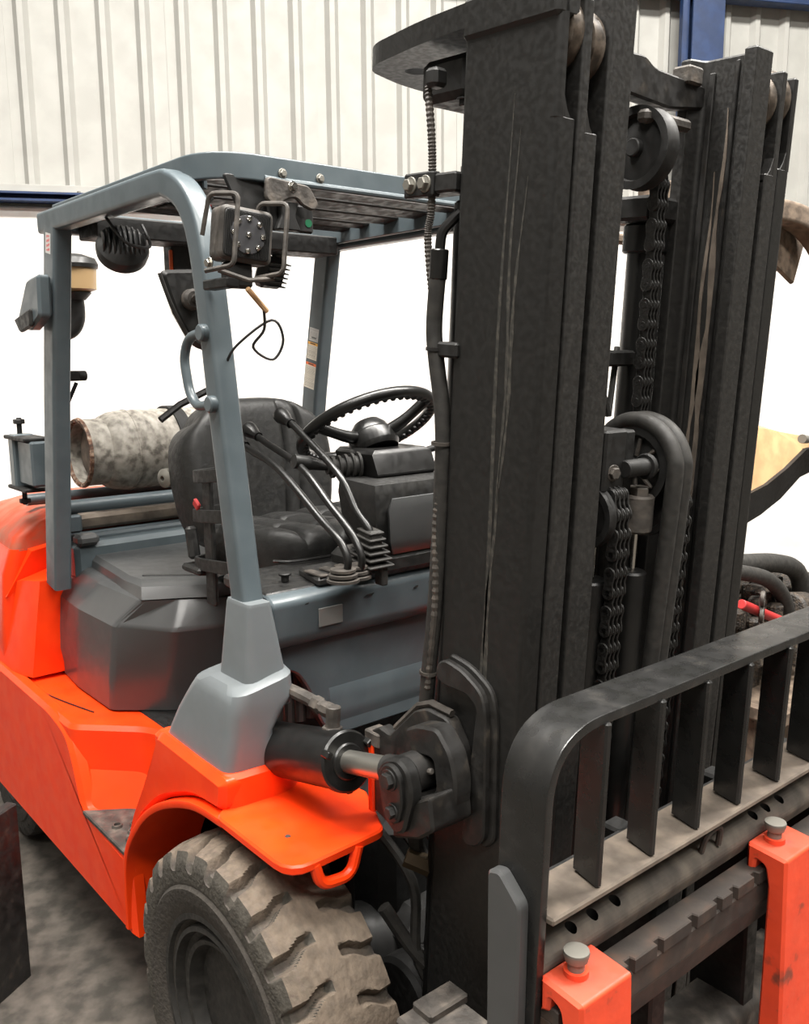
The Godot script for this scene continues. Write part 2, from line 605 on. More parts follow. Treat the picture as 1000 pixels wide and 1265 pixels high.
func room() -> void:
	var W := wx()
	var g := Geo.new()
	g.box(Vector3(0, -0.1, 5.2), Vector3(13, 0.2, 11.2), 0.01)
	struct("floor", g, M.floor, "dusty stained concrete floor of the workshop under the vehicles", "floor", W)
	# rear wall: plaster below, ribbed sheets above
	g = Geo.new()
	g.box(Vector3(0, 1.31, -0.12), Vector3(12.4, 2.62, 0.2), 0.01)
	g.box(Vector3(0, 4.5, -0.2), Vector3(12.4, 3.76, 0.1), 0.01)
	var wall := struct("wall_back", g, M.plaster, "white plastered rear wall with ribbed white metal cladding above", "wall", W)
	# ribbed sheets, four ribs each
	var sheet := Geo.new()
	var prof := []
	var back := []
	for k in 4:
		var u := 0.23 * k
		for q in [[0.0, 0.0], [0.055, 0.0], [0.083, 0.036], [0.115, 0.036], [0.143, 0.0]]:
			prof.append(Vector2(u + q[0], q[1]))
			back.append(Vector2(u + q[0], q[1] - 0.004))
	prof.append(Vector2(0.92, 0.0))
	back.append(Vector2(0.92, -0.004))
	back.reverse()
	var poly := PackedVector2Array(prof)
	poly.append_array(PackedVector2Array(back))
	sheet.ext_y(poly, 2.7, HALL_H - 0.05, 0.0)
	var first: MeshInstance3D
	for k in 13:
		var xf := Transform3D(Basis.IDENTITY, Vector3(-6.05 + 0.92 * k, 0, -0.06 + (0.004 if k % 2 else 0.0)))
		if k == 0:
			first = part("cladding_sheet", sheet, M.sheet, wall, xf, 20.0)
		else:
			like(first, "cladding_sheet", wall, xf)
	g = Geo.new()
	g.box(Vector3(0, 2.715, -0.01), Vector3(12.3, 0.05, 0.09), 0.004)
	part("flashing", g, M.sheet, wall)
	# blue steelwork
	g = Geo.new()
	g.ext_x(V2([-0.04, 2.64, 0.08, 2.64, 0.08, 2.652, -0.02, 2.652, -0.02, 2.68, 0.08, 2.68, 0.08, 2.692, -0.04, 2.692]), -6.15, 6.15, 0.0)
	var t1 := struct("trim_1", g, M.blue, "blue steel channel running along the foot of the wall cladding", "steel rail", W)
	for k in 24:
		var b := Geo.new()
		b.hexbolt(Vector3(-6.0 + 0.5 * k, 2.692, 0.05), Vector3.UP, 0.012, 0.012)
		part("bolt", b, M.zinc, t1)
	g = Geo.new()
	g.box(Vector3(0, 4.17, 0.045), Vector3(12.3, 0.2, 0.07), 0.004)
	g.box(Vector3(0, 4.075, 0.06), Vector3(12.3, 0.02, 0.11), 0.004)
	struct("trim_2", g, M.blue, "blue steel girt across the ribbed cladding behind the mast", "steel rail", W)
	g = Geo.new()
	g.box(Vector3(2.075, 3.2, 0.15), Vector3(0.235, 6.4, 0.02), 0.004)
	g.box(Vector3(2.075, 3.2, 0.03), Vector3(0.235, 6.4, 0.02), 0.004)
	g.box(Vector3(2.02, 3.2, 0.09), Vector3(0.02, 6.4, 0.12), 0.002)
	g.box(Vector3(1.935, 3.2, 0.085), Vector3(0.05, 6.4, 0.05), 0.004)
	struct("trim_3", g, M.blue, "blue steel column standing against the rear wall behind the mast", "column", W)
	# the other three sides and the roof of the hall
	g = Geo.new()
	g.box(Vector3(-6.3, 3.2, 5.2), Vector3(0.2, 6.4, 11.2), 0.01)
	struct("wall_left", g, M.wallgrey, "plain dark grey side wall left of the forklift outside the picture", "wall", W)
	g = Geo.new()
	g.box(Vector3(6.3, 3.2, 5.2), Vector3(0.2, 6.4, 11.2), 0.01)
	struct("wall_right", g, M.wallgrey, "plain dark grey side wall right of the forklift outside the picture", "wall", W)
	g = Geo.new()
	g.box(Vector3(0, 3.2, 10.7), Vector3(12.8, 6.4, 0.2), 0.01)
	struct("wall_front", g, M.wallgrey, "plain dark grey wall behind the camera", "wall", W)
	g = Geo.new()
	g.box(Vector3(0, HALL_H + 0.1, 5.2), Vector3(12.8, 0.2, 11.2), 0.01)
	struct("ceiling", g, M.wallgrey, "dark grey roof of the hall above the forklift", "ceiling", W)
	for s in SKYLIGHTS:
		g = Geo.new()
		g.box(Vector3(s[0], HALL_H - 0.03, s[1]), Vector3(s[2], 0.04, s[3]), 0.004)
		var o := struct("window_%d" % (SKYLIGHTS.find(s) + 1), g, M.skylight, "translucent skylight strip in the roof, %s from the rear wall" % ["nearer", "farther"][SKYLIGHTS.find(s)], "skylight", W)
		o.name = "window_%d" % (SKYLIGHTS.find(s) + 1)

func forklift() -> void:
	var f := thing("forklift", "large orange and grey forklift truck with a tall black mast in the middle", "forklift")
	chassis(f)
	guard(f)
	cab(f)
	wheels(f)
	mast(f)
	carriage(f)

func chassis(f: Node3D) -> void:
	var g := Geo.new()
	# dark frame under everything
	g.box(Vector3(0, 0.5, -2.55), Vector3(0.78, 0.42, 1.6), 0.01)
	g.box(Vector3(0, 0.5, -1.62), Vector3(0.5, 0.4, 0.34), 0.03)
	g.box(Vector3(0, 0.4, -1.5), Vector3(0.5, 0.2, 0.3), 0.05)
	g.cyl(Vector3(-0.3, 0.36, -1.35), Vector3(0.3, 0.36, -1.35), 0.09, 24, 0.01)
	g.box(Vector3(0, 0.88, -2.68), Vector3(0.56, 0.34, 0.6), 0.02)
	g.box(Vector3(0.05, 0.95, -1.76), Vector3(0.72, 0.5, 0.06), 0.01)
	g.cyl(Vector3(-0.45, 0.375, -1.508), Vector3(0.45, 0.375, -1.508), 0.11, 20, 0.01)
	part("frame", g, M.black, f)
	# side skins with the step cut out of them
	var skin := rounded(V2([-3.3, 0.256, -2.06, 0.256, -2.075, 0.47, -2.37, 0.482, -2.41, 0.58, -2.46, 0.68, -2.6, 0.71, -3.3, 0.72]), [0.02, 0.0, 0.0, 0.03, 0.03, 0.06, 0.06, 0.0])
	for s in [-1.0, 1.0]:
		g = Geo.new()
		var q := Geo.new()
		q.ext_x(skin, -0.585, -0.535, 0.012)
		# ledge under the hood, cut back to leave the foot recess
		q.ext_y(rounded(V2([-0.578, -3.3, -0.578, -2.452, -0.428, -2.3, -0.38, -2.19, -0.37, -1.85, -0.2, -1.85, -0.2, -3.3]), [0, 0.03, 0.03, 0.03, 0, 0, 0]), 0.42, 0.705, 0.012)
		q.ext_y(V2([-0.57, -2.5, -0.57, -2.08, -0.3, -2.08, -0.3, -2.5]), 0.27, 0.472, 0.004)
		# sloping toe board at the foot of the recess
		q.loft([V3([-0.573, 0.59, -2.455, -0.573, 0.465, -2.455, -0.573, 0.478, -2.375]), V3([-0.42, 0.59, -2.302, -0.42, 0.465, -2.302, -0.42, 0.478, -2.222])])
		g.add(q, Transform3D(Basis.from_scale(Vector3(-s, 1, 1)), Vector3.ZERO))
		part("side_panel", g, M.orange, f)
		if s < 0:
			g = Geo.new()
			g.tube(flow(V3([-0.572, 0.707, -3.0, -0.557, 0.7075, -2.82, -0.53, 0.7075, -2.66, -0.49, 0.707, -2.5]), 6), 0.0022, 6)
			part("drain_groove", g, M.black, f)
			g = Geo.new()
			g.ext_y(rounded(V2([-0.588, -2.372, -0.588, -2.078, -0.43, -2.078, -0.43, -2.26]), 0.008), 0.474, 0.488, 0.003)
			var st := part("step_plate", g, M.dust_steel, f)
			for k in 5:   # punched grip holes
				var h := Geo.new()
				var p: Vector2 = [Vector2(-0.55, -2.22), Vector2(-0.51, -2.20), Vector2(-0.53, -2.165), Vector2(-0.55, -2.13), Vector2(-0.49, -2.14)][k]
				h.lathe(PackedVector2Array([Vector2(0.008, 0), Vector2(0.015, 0), Vector2(0.0125, 0.007), Vector2(0.009, 0.007)]), Transform3D(Basis(Vector3.RIGHT, -PI / 2), Vector3(p.x, 0.488, p.y)), 12, true)
				part("grip_stud", h, M.dust_steel, st)
	# front body between the wheel arch and the pillar cover
	for s in [-1.0, 1.0]:
		g = Geo.new()
		var q := Geo.new()
		q.ext_x(rounded(V2([-2.10, 0.3, -2.085, 0.3, -2.065, 0.48, -1.99, 0.61, -1.865, 0.715, -1.7, 0.785, -1.57, 0.795, -1.56, 0.868, -1.87, 0.878, -1.93, 0.77, -2.05, 0.6, -2.105, 0.47]), [0, 0, 0.05, 0.06, 0.06, 0.05, 0.02, 0.02, 0.02, 0.06, 0.06, 0.03]), -0.582, -0.40, 0.014)
		q.ext_y(rounded(V2([-0.575, -1.9, -0.575, -1.565, -0.42, -1.555, -0.36, -1.6, -0.30, -1.9]), [0.02, 0.04, 0.04, 0.03, 0]), 0.79, 0.872, 0.01)
		g.add(q, Transform3D(Basis.from_scale(Vector3(-s, 1, 1)), Vector3.ZERO))
		part("front_body", g, M.orange, f)
		# wheel arch: a rolled sheet that ends in the flat fender in front of the cover
		g = Geo.new()
		q = Geo.new()
		var arch := PackedVector3Array()
		for p in flow(V3([0, 0.28, -2.085, 0, 0.47, -2.072, 0, 0.60, -1.985, 0, 0.70, -1.86, 0, 0.772, -1.69, 0, 0.788, -1.55]), 6):
			arch.append(Vector3(-0.475, p.y, p.z))
		q.sweep(rect(0.24, 0.018, 0.005), arch, Vector3.RIGHT)
		q.ext_y(rounded(V2([-0.597, -1.565, -0.597, -1.29, -0.37, -1.30, -0.30, -1.45, -0.32, -1.66, -0.45, -1.66]), [0.02, 0.055, 0.02, 0, 0, 0]), 0.782, 0.802, 0.004)
		g.add(q, Transform3D(Basis.from_scale(Vector3(-s, 1, 1)), Vector3.ZERO))
		var fe := part("fender", g, M.orange, f)
		if s < 0:
			g = Geo.new()
			g.cyl(Vector3(-0.53, 0.7995, -1.40), Vector3(-0.53, 0.8035, -1.40), 0.006, 10, 0.001)
			part("drain_plug", g, M.rust, fe)
			g = Geo.new()   # tie-down ring under the fender edge
			g.tube(bent(V3([-0.535, 0.79, -1.302, -0.525, 0.745, -1.298, -0.455, 0.738, -1.298, -0.435, 0.79, -1.302]), 0.03, 6), 0.0115, 10)
			part("tie_ring", g, M.orange, fe)
	# inner mud guard plates and front frame plate beside the mast
	g = Geo.new()
	for s in [-1.0, 1.0]:
		g = Geo.new()
		g.box(Vector3(0.38 * s, 0.55, -1.75), Vector3(0.02, 0.5, 0.7), 0.004)
		part("wheel_housing", g, M.black, f)
	g = Geo.new()
	g.box(Vector3(-0.32, 0.895, -1.345), Vector3(0.10, 0.15, 0.018), 0.003)
	part("front_plate", g, M.orange, f)
	g = Geo.new()
	g.box(Vector3(0, 0.709, -2.0), Vector3(0.74, 0.01, 0.56), 0.003)
	part("floor_mat", g, M.plastic, f)
	# counterweight and rear quarter
	g = Geo.new()
	var rings := []
	for q in [[0.28, 0.5, -3.15, -3.62], [0.4, 0.56, -3.1, -3.78], [0.8, 0.565, -3.06, -3.82], [1.02, 0.555, -3.04, -3.80], [1.105, 0.53, -3.03, -3.76]]:
		var ring := PackedVector3Array()
		for p in rounded(V2([-q[1], -q[2], q[1], -q[2], q[1] * 0.9, -q[3], -q[1] * 0.9, -q[3]]), [0.04, 0.04, 0.16, 0.16], 5):
			ring.append(Vector3(p.x, q[0], -p.y))
		rings.append(ring)
	g.loft(rings)
	var cw := part("counterweight", g, M.orange, f)
	g = Geo.new()
	rings = []
	for q in [[1.10, 0.53, -3.03, -3.76], [1.145, 0.515, -3.03, -3.74], [1.19, 0.46, -3.03, -3.64], [1.212, 0.40, -3.03, -3.58], [1.22, 0.30, -3.03, -3.5]]:
		var ring := PackedVector3Array()
		for p in rounded(V2([-q[1], -q[2], q[1], -q[2], q[1] * 0.9, -q[3], -q[1] * 0.9, -q[3]]), [0.04, 0.04, 0.16, 0.16], 5):
			ring.append(Vector3(p.x, q[0], -p.y))
		rings.append(ring)
	g.loft(rings)
	part("counterweight_top", g, M.orange_dusty, cw).set_meta("label", "dusty top of the counterweight")
	for s in [-1.0, 1.0]:
		g = Geo.new()
		var q := Geo.new()
		q.loft([
			V3([-0.54, 0.72, -2.875, -0.36, 0.72, -2.875, -0.36, 1.03, -2.86, -0.50, 1.03, -2.86]),
			V3([-0.565, 0.71, -3.0, -0.36, 0.71, -3.0, -0.36, 1.055, -3.0, -0.515, 1.01, -3.0]),
			V3([-0.57, 0.70, -3.28, -0.36, 0.70, -3.28, -0.36, 1.08, -3.28, -0.54, 0.95, -3.28])])
		q.loft([
			V3([-0.55, 0.95, -3.05, -0.36, 0.95, -3.05, -0.36, 1.12, -3.0, -0.475, 1.10, -3.0]),
			V3([-0.57, 0.93, -3.4, -0.36, 0.93, -3.4, -0.36, 1.19, -3.4, -0.50, 1.16, -3.4])])
		g.add(q, Transform3D(Basis.from_scale(Vector3(-s, 1, 1)), Vector3.ZERO))
		part("rear_quarter", g, M.orange, f, Transform3D.IDENTITY, 25.0)
	hood(f)
	pillar_cover(f)
	cowl(f)
	under_front(f)

func hood(f: Node3D) -> void:
	var g := Geo.new()
	# faceted engine cover: plan rings from the sill up; left half mirrored
	var rings := []
	for q in [
		[0.712, -0.425, -3.02, -0.452, -2.72, -0.45, -2.47, -0.315, -2.352, -0.18, -2.30],
		[0.80, -0.442, -3.01, -0.456, -2.70, -0.453, -2.452, -0.32, -2.342, -0.18, -2.285],
		[0.972, -0.43, -2.97, -0.452, -2.68, -0.447, -2.418, -0.342, -2.258, -0.18, -2.20],
		[0.986, -0.424, -2.96, -0.444, -2.67, -0.438, -2.412, -0.336, -2.256, -0.18, -2.20],
		[1.052, -0.375, -2.92, -0.405, -2.62, -0.395, -2.352, -0.30, -2.285, -0.18, -2.222],
		[1.062, -0.355, -2.90, -0.385, -2.62, -0.378, -2.362, -0.29, -2.30, -0.18, -2.24]]:
		var ring := PackedVector2Array()
		for k in range(1, 11, 2):
			ring.append(Vector2(q[k], q[k + 1]))
		for k in range(9, 0, -2):
			ring.append(Vector2(-q[k], q[k + 1]))
		var r3 := PackedVector3Array()
		for p in rounded(ring, 0.018, 3):
			r3.append(Vector3(p.x, q[0], p.y))
		rings.append(r3)
	g.loft(rings)
	var h := part("engine_hood", g, M.hood, f, Transform3D.IDENTITY, 26.0)
	# raised lid on its top
	g = Geo.new()
	g.loft([
		V3([-0.345, 1.045, -2.90, -0.388, 1.05, -2.5, -0.392, 1.055, -2.345, -0.30, 1.058, -2.282, -0.216, 1.058, -2.227, 0.2, 1.058, -2.2, 0.2, 1.045, -2.90]),
		V3([-0.34, 1.083, -2.89, -0.383, 1.085, -2.48, -0.384, 1.088, -2.362, -0.296, 1.09, -2.296, -0.212, 1.09, -2.243, 0.2, 1.09, -2.21, 0.2, 1.083, -2.89]),
		V3([-0.33, 1.098, -2.87, -0.368, 1.098, -2.47, -0.365, 1.1, -2.402, -0.288, 1.1, -2.342, -0.205, 1.1, -2.287, 0.2, 1.1, -2.25, 0.2, 1.098, -2.87])])
	var lid := part("hood_lid", g, M.hood, h, Transform3D.IDENTITY, 25.0)
	lid.set_meta("label", "raised lid of the engine hood")
	g = Geo.new()
	g.tube(V3([-0.345, 1.1005, -2.44, -0.20, 1.1015, -2.315]), 0.0025, 6)
	part("lid_seam", g, M.black, h)
	# deck behind the hood, in front of the gas cylinder
	g = Geo.new()
	g.box(Vector3(0, 1.08, -2.86), Vector3(0.8, 0.12, 0.1), 0.015)
	g.box(Vector3(0, 1.14, -2.92), Vector3(0.84, 0.03, 0.08), 0.01)
	part("rear_deck", g, M.grey, f)
	g = Geo.new()
	g.box(Vector3(0.0, 1.185, -2.98), Vector3(0.8, 0.05, 0.1), 0.012)
	part("deck_ledge", g, M.dust, f)
	g = Geo.new()
	g.box(Vector3(-0.36, 1.152, -2.82), Vector3(0.07, 0.035, 0.06), 0.012)
	part("hood_latch", g, M.hood, f)

func pillar_cover(f: Node3D) -> void:
	for s in [-1.0, 1.0]:
		var g := Geo.new()
		var q := Geo.new()
		# y, outer x, inner x, rear z, front z, corner radius; lower body first
		var rings := []
		for k in [[0.862, -0.562, -0.432, -1.875, -1.578, 0.03], [0.90, -0.558, -0.446, -1.855, -1.574, 0.032], [0.945, -0.552, -0.446, -1.83, -1.57, 0.034], [0.985, -0.547, -0.42, -1.80, -1.567, 0.036], [1.012, -0.543, -0.396, -1.78, -1.564, 0.038], [1.03, -0.538, -0.398, -1.765, -1.566, 0.04], [1.041, -0.525, -0.402, -1.74, -1.585, 0.04]]:
			var r3 := PackedVector3Array()
			for p in rounded(V2([k[1], k[3], k[2], k[3] + 0.02, k[2], k[4] + 0.01, k[1], k[4]]), k[5], 4):
				r3.append(Vector3(p.x, k[0] + (0.03 * clampf((p.x + 0.54) / 0.14, 0, 1) if k[0] > 1.02 else 0.0), p.y))
			rings.append(r3)
		q.loft(rings)
		rings = []
		for k in [[0.99, -0.508, -0.398, -1.715, -1.574, 0.024], [1.06, -0.502, -0.406, -1.708, -1.581, 0.022], [1.205, -0.488, -0.432, -1.69, -1.592, 0.012], [1.213, -0.485, -0.434, -1.688, -1.594, 0.01]]:
			var r3 := PackedVector3Array()
			for p in rounded(V2([k[1], k[3], k[2], k[3], k[2], k[4] + 0.004, k[1], k[4]]), k[5], 4):
				r3.append(Vector3(p.x, k[0], p.y))
			rings.append(r3)
		q.loft(rings)
		g.add(q, Transform3D(Basis.from_scale(Vector3(-s, 1, 1)), Vector3.ZERO))
		var c := part("pillar_cover", g, M.cover, f, Transform3D.IDENTITY, 32.0)
		if s < 0:
			g = Geo.new()
			g.hexbolt(Vector3(-0.452, 0.885, -1.572), Vector3(0, 0, 1), 0.006, 0.004)
			part("screw", g, M.rust, c)

func cowl(f: Node3D) -> void:
	var g := Geo.new()
	# upper band with a rounded nose
	g.ext_x(rounded(V2([-1.72, 1.11, -1.64, 1.085, -1.606, 1.108, -1.598, 1.2, -1.62, 1.215, -1.72, 1.215]), [0, 0.02, 0.02, 0.012, 0.01, 0]), -0.425, 0.425, 0.004)
	# lower panel, cut round at the left for the tilt cylinder hoses
	g.prism(rounded(V2([0.425, 1.11, -0.41, 1.11, -0.41, 1.035, -0.345, 1.03, -0.305, 0.97, -0.285, 0.9, -0.25, 0.845, 0.425, 0.845]), [0, 0, 0.02, 0.04, 0.04, 0.03, 0, 0]), 0.03, Transform3D(Basis.IDENTITY, Vector3(0, 0, -1.675)), 0.004)
	# swage near its foot
	g.ext_x(rounded(V2([-1.66, 0.975, -1.646, 0.97, -1.640, 0.945, -1.640, 0.90, -1.65, 0.855, -1.66, 0.85]), 0.012), -0.262, 0.425, 0.006)
	var c := part("cowl_panel", g, M.grey, f, Transform3D.IDENTITY, 30.0)
	g = Geo.new()
	g.box(Vector3(-0.278, 1.152, -1.599), Vector3(0.064, 0.042, 0.003), 0.001)
	part("data_plate", g, plain(Color(0.5, 0.5, 0.49), 0.5, 0.4), c).set_meta("label", "small worn metal data plate")
	for k in [[-0.34, 1.19, 0.012, 0.004], [-0.17, 1.18, 0.03, 0.006], [0.02, 1.185, 0.022, 0.014], [-0.03, 1.175, 0.015, 0.006]]:
		g = Geo.new()
		g.prism(rounded(V2([-k[2] * 0.5, -k[3] * 0.4, k[2] * 0.3, -k[3] * 0.5, k[2] * 0.5, k[3] * 0.5, -k[2] * 0.2, k[3] * 0.3]), 0.002), 0.0012, Transform3D(Basis.IDENTITY, Vector3(k[0], k[1], -1.6)), 0.0)
		part("paint_chip", g, M.black, c)
	# dirty black console on top, with the lever slots
	g = Geo.new()
	g.ext_y(rounded(V2([-0.425, -1.63, 0.42, -1.63, 0.42, -1.86, -0.40, -1.86]), 0.01), 1.19, 1.218, 0.006)
	g.ext_y(rounded(V2([-0.30, -1.615, -0.03, -1.61, -0.04, -1.74, -0.27, -1.74]), 0.012), 1.215, 1.236, 0.006)
	part("console_top", g, M.plastic, f)

func under_front(f: Node3D) -> void:
	# hoses and valves that show in the dark behind the fender
	var g := Geo.new()
	g.tube(flow(V3([-0.43, 1.03, -1.66, -0.41, 1.02, -1.60, -0.40, 1.015, -1.52, -0.40, 1.012, -1.45]), 6), 0.0145, 10)
	var h := part("tilt_hose", g, M.dust_steel, f)
	g = Geo.new()
	g.cyl(Vector3(-0.40, 1.013, -1.49), Vector3(-0.40, 1.012, -1.465), 0.0175, 6)
	g.cyl(Vector3(-0.40, 1.012, -1.455), Vector3(-0.40, 1.012, -1.425), 0.0165, 8)
	g.cyl(Vector3(-0.40, 1.026, -1.422), Vector3(-0.405, 0.965, -1.422), 0.0155, 10)
	g.cyl(Vector3(-0.404, 0.985, -1.422), Vector3(-0.405, 0.968, -1.422), 0.021, 6)
	part("hose_elbow", g, M.dust_steel, h)
	g = Geo.new()
	for k in 5:
		g.tube(flow(V3([-0.36 + 0.03 * k, 1.06, -1.74, -0.35 + 0.03 * k, 0.98, -1.72, -0.36 + 0.03 * k, 0.88, -1.7]), 4), 0.012, 8)
	part("cable_bundle", g, M.rubber, f)
	g = Geo.new()
	g.tube(flow(V3([-0.33, 0.82, -1.25, -0.30, 0.74, -1.28, -0.28, 0.68, -1.22, -0.2, 0.66, -1.15]), 6), 0.016, 10)
	var q := part("brake_hose", g, M.rubber, f)
	g = Geo.new()
	g.tube(flow(V3([-0.36, 0.62, -1.32, -0.3, 0.5, -1.26, -0.22, 0.46, -1.2]), 6), 0.014, 10)
	part("brake_hose", g, M.rubber, f)
	for k in 3:
		g = Geo.new()
		g.tube(flow(V3([-0.34 + 0.05 * k, 0.78, -1.4, -0.3 + 0.04 * k, 0.66, -1.3 + 0.02 * k, -0.31 + 0.03 * k, 0.5, -1.27, -0.2, 0.3, -1.25]), 6), 0.011, 8)
		part("brake_hose", g, M.rubber, f)
	g = Geo.new()
	g.cyl(Vector3(-0.33, 0.735, -1.285), Vector3(-0.25, 0.69, -1.19), 0.02, 6)
	part("hose_fitting", g, M.brass, q)

func guard(f: Node3D) -> void:
	for s in [-1.0, 1.0]:
		var mir := Transform3D(Basis.from_scale(Vector3(-s, 1, 1)), Vector3.ZERO)
		# roof rail and raking front pillar in one bent tube
		var q := Geo.new()
		var path := flow(V3([-0.456, 2.091, -2.70, -0.456, 2.091, -2.3, -0.456, 2.091, -1.96, -0.456, 2.083, -1.90, -0.456, 2.058, -1.845, -0.456, 2.015, -1.803, -0.456, 1.95, -1.775, -0.456, 1.82, -1.748, -0.456, 1.62, -1.718, -0.456, 1.4, -1.683, -0.456, 1.16, -1.643]), 5)
		q.sweep(rect(0.05, 0.058, 0.011, 3), path, Vector3.RIGHT)
		part("guard_pillar", Geo.new().add(q, mir), M.grey, f)
		q = Geo.new()
		q.sweep(rect(0.052, 0.088, 0.012, 3), V3([-0.455, 2.075, -2.615, -0.456, 1.6, -2.715, -0.457, 1.02, -2.815]), Vector3.RIGHT)
		var post := part("guard_rear_post", Geo.new().add(q, mir), M.grey, f)
		if s > 0:   # warning stickers on the inner face of the far post
			sticker(post, Vector3(0.4295, 1.79, -2.675), 0.055, 0.045, 0)
			sticker(post, Vector3(0.4295, 1.735, -2.688), 0.06, 0.06, 1)
			sticker(post, Vector3(0.4295, 1.65, -2.706), 0.062, 0.09, 2)
		else:
			sticker(post, Vector3(-0.4815, 2.03, -2.625), 0.04, 0.055, 3)
	# header along the front of the roof, turning back at both ends
	var g := Geo.new()
	var hp := bent(V3([-0.425, 2.118, -2.7, -0.425, 2.118, -1.79, 0.425, 2.118, -1.79, 0.425, 2.118, -2.7]), 0.12, 10)
	var rings := []
	for i in hp.size():
		var a := hp[maxi(i - 1, 0)]
		var b := hp[mini(i + 1, hp.size() - 1)]
		var t := (b - a).normalized()
		var out := t.cross(Vector3.UP)
		var ring := PackedVector3Array()
		for p in rounded(V2([-0.011, -0.028, 0.011, -0.028, 0.011, 0.028, -0.011, 0.028]), 0.005, 3):
			ring.append(hp[i] + out * p.x + Vector3.UP * p.y)
		rings.append(ring)
	g.loft(rings)
	# rolled lip along its lower edge
	g.tube(bent(V3([-0.30, 2.097, -1.782, -0.28, 2.095, -1.779, 0.33, 2.095, -1.779, 0.35, 2.097, -1.782]), 0.01), 0.008, 10)
	var hd := part("roof_header", g, M.grey, f)
	for x in [-0.255, -0.155]:
		g = Geo.new()
		g.hexbolt(Vector3(x, 2.112, -1.778), Vector3(0, 0, 1), 0.008, 0.008)
		part("bolt", g, M.zinc, hd)
	g = Geo.new()
	g.box(Vector3(0, 2.09, -2.64), Vector3(0.87, 0.06, 0.05), 0.006)
	part("roof_rear_beam", g, M.grey, f)
	g = Geo.new()
	g.box(Vector3(0, 2.068, -2.545), Vector3(0.80, 0.056, 0.13), 0.004)
	part("roof_rear_box", g, M.black, f)
	for z in [-1.92, -2.06, -2.2, -2.33, -2.43]:
		g = Geo.new()
		g.box(Vector3(0, 2.118, z), Vector3(0.84, 0.016, 0.07 if z > -2.3 else 0.05), 0.004, Basis(Vector3.RIGHT, -0.12))
		part("roof_bar", g, M.mast_dirty, f)
	for s in [-1.0, 1.0]:
		g = Geo.new()
		g.box(Vector3(0.4 * s, 2.11, -2.26), Vector3(0.012, 0.07, 0.8), 0.003)
		part("roof_side_plate", g, M.grey, f)
	# grab handle on the near pillar
	g = Geo.new()
	g.tube(bent(V3([-0.482, 1.768, -1.745, -0.482, 1.757, -1.812, -0.482, 1.715, -1.838, -0.482, 1.64, -1.818, -0.482, 1.612, -1.785, -0.482, 1.62, -1.715]), 0.025, 5), 0.0105, 12)
	var gh := part("grab_handle", g, M.grey, f)
	for y in [1.766, 1.62]:
		g = Geo.new()
		g.cyl(Vector3(-0.497, y, -1.737 if y > 1.7 else -1.712), Vector3(-0.47, y, -1.737 if y > 1.7 else -1.712), 0.018, 14, 0.003)
		part("handle_foot", g, M.grey, gh)
	headlamp(f)
	# folded bracket and small camera-like mount hung under the header
	g = Geo.new()
	g.ext_z(rounded(V2([-0.395, 2.10, -0.27, 2.10, -0.285, 1.985, -0.345, 2.0]), 0.01), -1.80, -1.79, 0.002)
	var mt := part("mount_plate", g, M.black, f)
	g = Geo.new()
	g.prism(rounded(V2([-0.31, 2.098, -0.20, 2.088, -0.175, 2.05, -0.19, 2.035, -0.22, 2.045, -0.235, 2.06, -0.26, 2.055, -0.285, 2.035, -0.315, 2.05]), 0.012), 0.012, Transform3D(Basis.IDENTITY, Vector3(0, 0, -1.765)), 0.003)
	part("clamp", g, M.dust_steel, mt)
	g = Geo.new()
	g.box(Vector3(-0.235, 2.02, -1.785), Vector3(0.12, 0.06, 0.015), 0.008)
	g.ext_z(rounded(V2([-0.275, 2.05, -0.225, 2.05, -0.235, 2.02, -0.22, 1.99, -0.285, 1.99, -0.27, 2.02]), 0.006), -1.777, -1.76, 0.003)
	part("bracket", g, M.black, mt)
	g = Geo.new()
	g.lathe(PackedVector2Array([Vector2(0, 0), Vector2(0.009, 0), Vector2(0.009, 0.0015), Vector2(0, 0.0018)]), Transform3D(Basis.IDENTITY, Vector3(-0.19, 2.012, -1.778)), 20)
	part("green_dot", g, plain(Color(0.12, 0.38, 0.26), 0.4), mt)
	g = Geo.new()
	g.hexbolt(Vector3(-0.245, 2.082, -1.754), Vector3(0, 0, 1), 0.009, 0.01)
	part("bolt", g, M.chrome, mt)
	# round work lamp under the roof at the left, square one at the right
	g = Geo.new()
	var back := Vector3(-0.22, 0.55, 0.8).normalized()       # its ribbed back looks forward and up
	var wside := Vector3.UP.cross(back).normalized()
	var wl := Transform3D(Basis(wside, back.cross(wside), back), Vector3(-0.402, 1.995, -2.31))
	g.lathe(PackedVector2Array([Vector2(0, -0.03), Vector2(0.05, -0.03), Vector2(0.064, -0.024), Vector2(0.067, -0.005), Vector2(0.064, 0.008), Vector2(0.05, 0.02), Vector2(0.03, 0.03), Vector2(0, 0.033)]), wl, 36)
	var lamp := part("work_lamp", g, M.plastic, f)
	for k in 9:
		g = Geo.new()
		var fx := (k - 4) * 0.0125
		var fl := sqrt(maxf(0.0, 0.06 * 0.06 - fx * fx))
		g.prism(rounded(V2([-fl, 0.0, fl, 0.0, fl * 0.8, 0.03, fl * 0.2, 0.048, -fl * 0.5, 0.04]), 0.006), 0.0045, wl * Transform3D(Basis(Vector3(0, 1, 0), Vector3(0, 0, 1), Vector3(1, 0, 0)), Vector3(fx - 0.002, 0, 0)), 0.001)
		part("cooling_fin", g, M.plastic, lamp)
	g = Geo.new()
	g.tube(flow(V3([-0.45, 2.07, -2.3, -0.43, 2.0, -2.23, -0.37, 1.99, -2.22, -0.36, 2.05, -2.28]), 6), 0.004, 6)
	part("lamp_cable", g, M.black, lamp)
	g = Geo.new()
	var b2 := Basis(Vector3.UP, 0.4) * Basis(Vector3.RIGHT, 0.35)
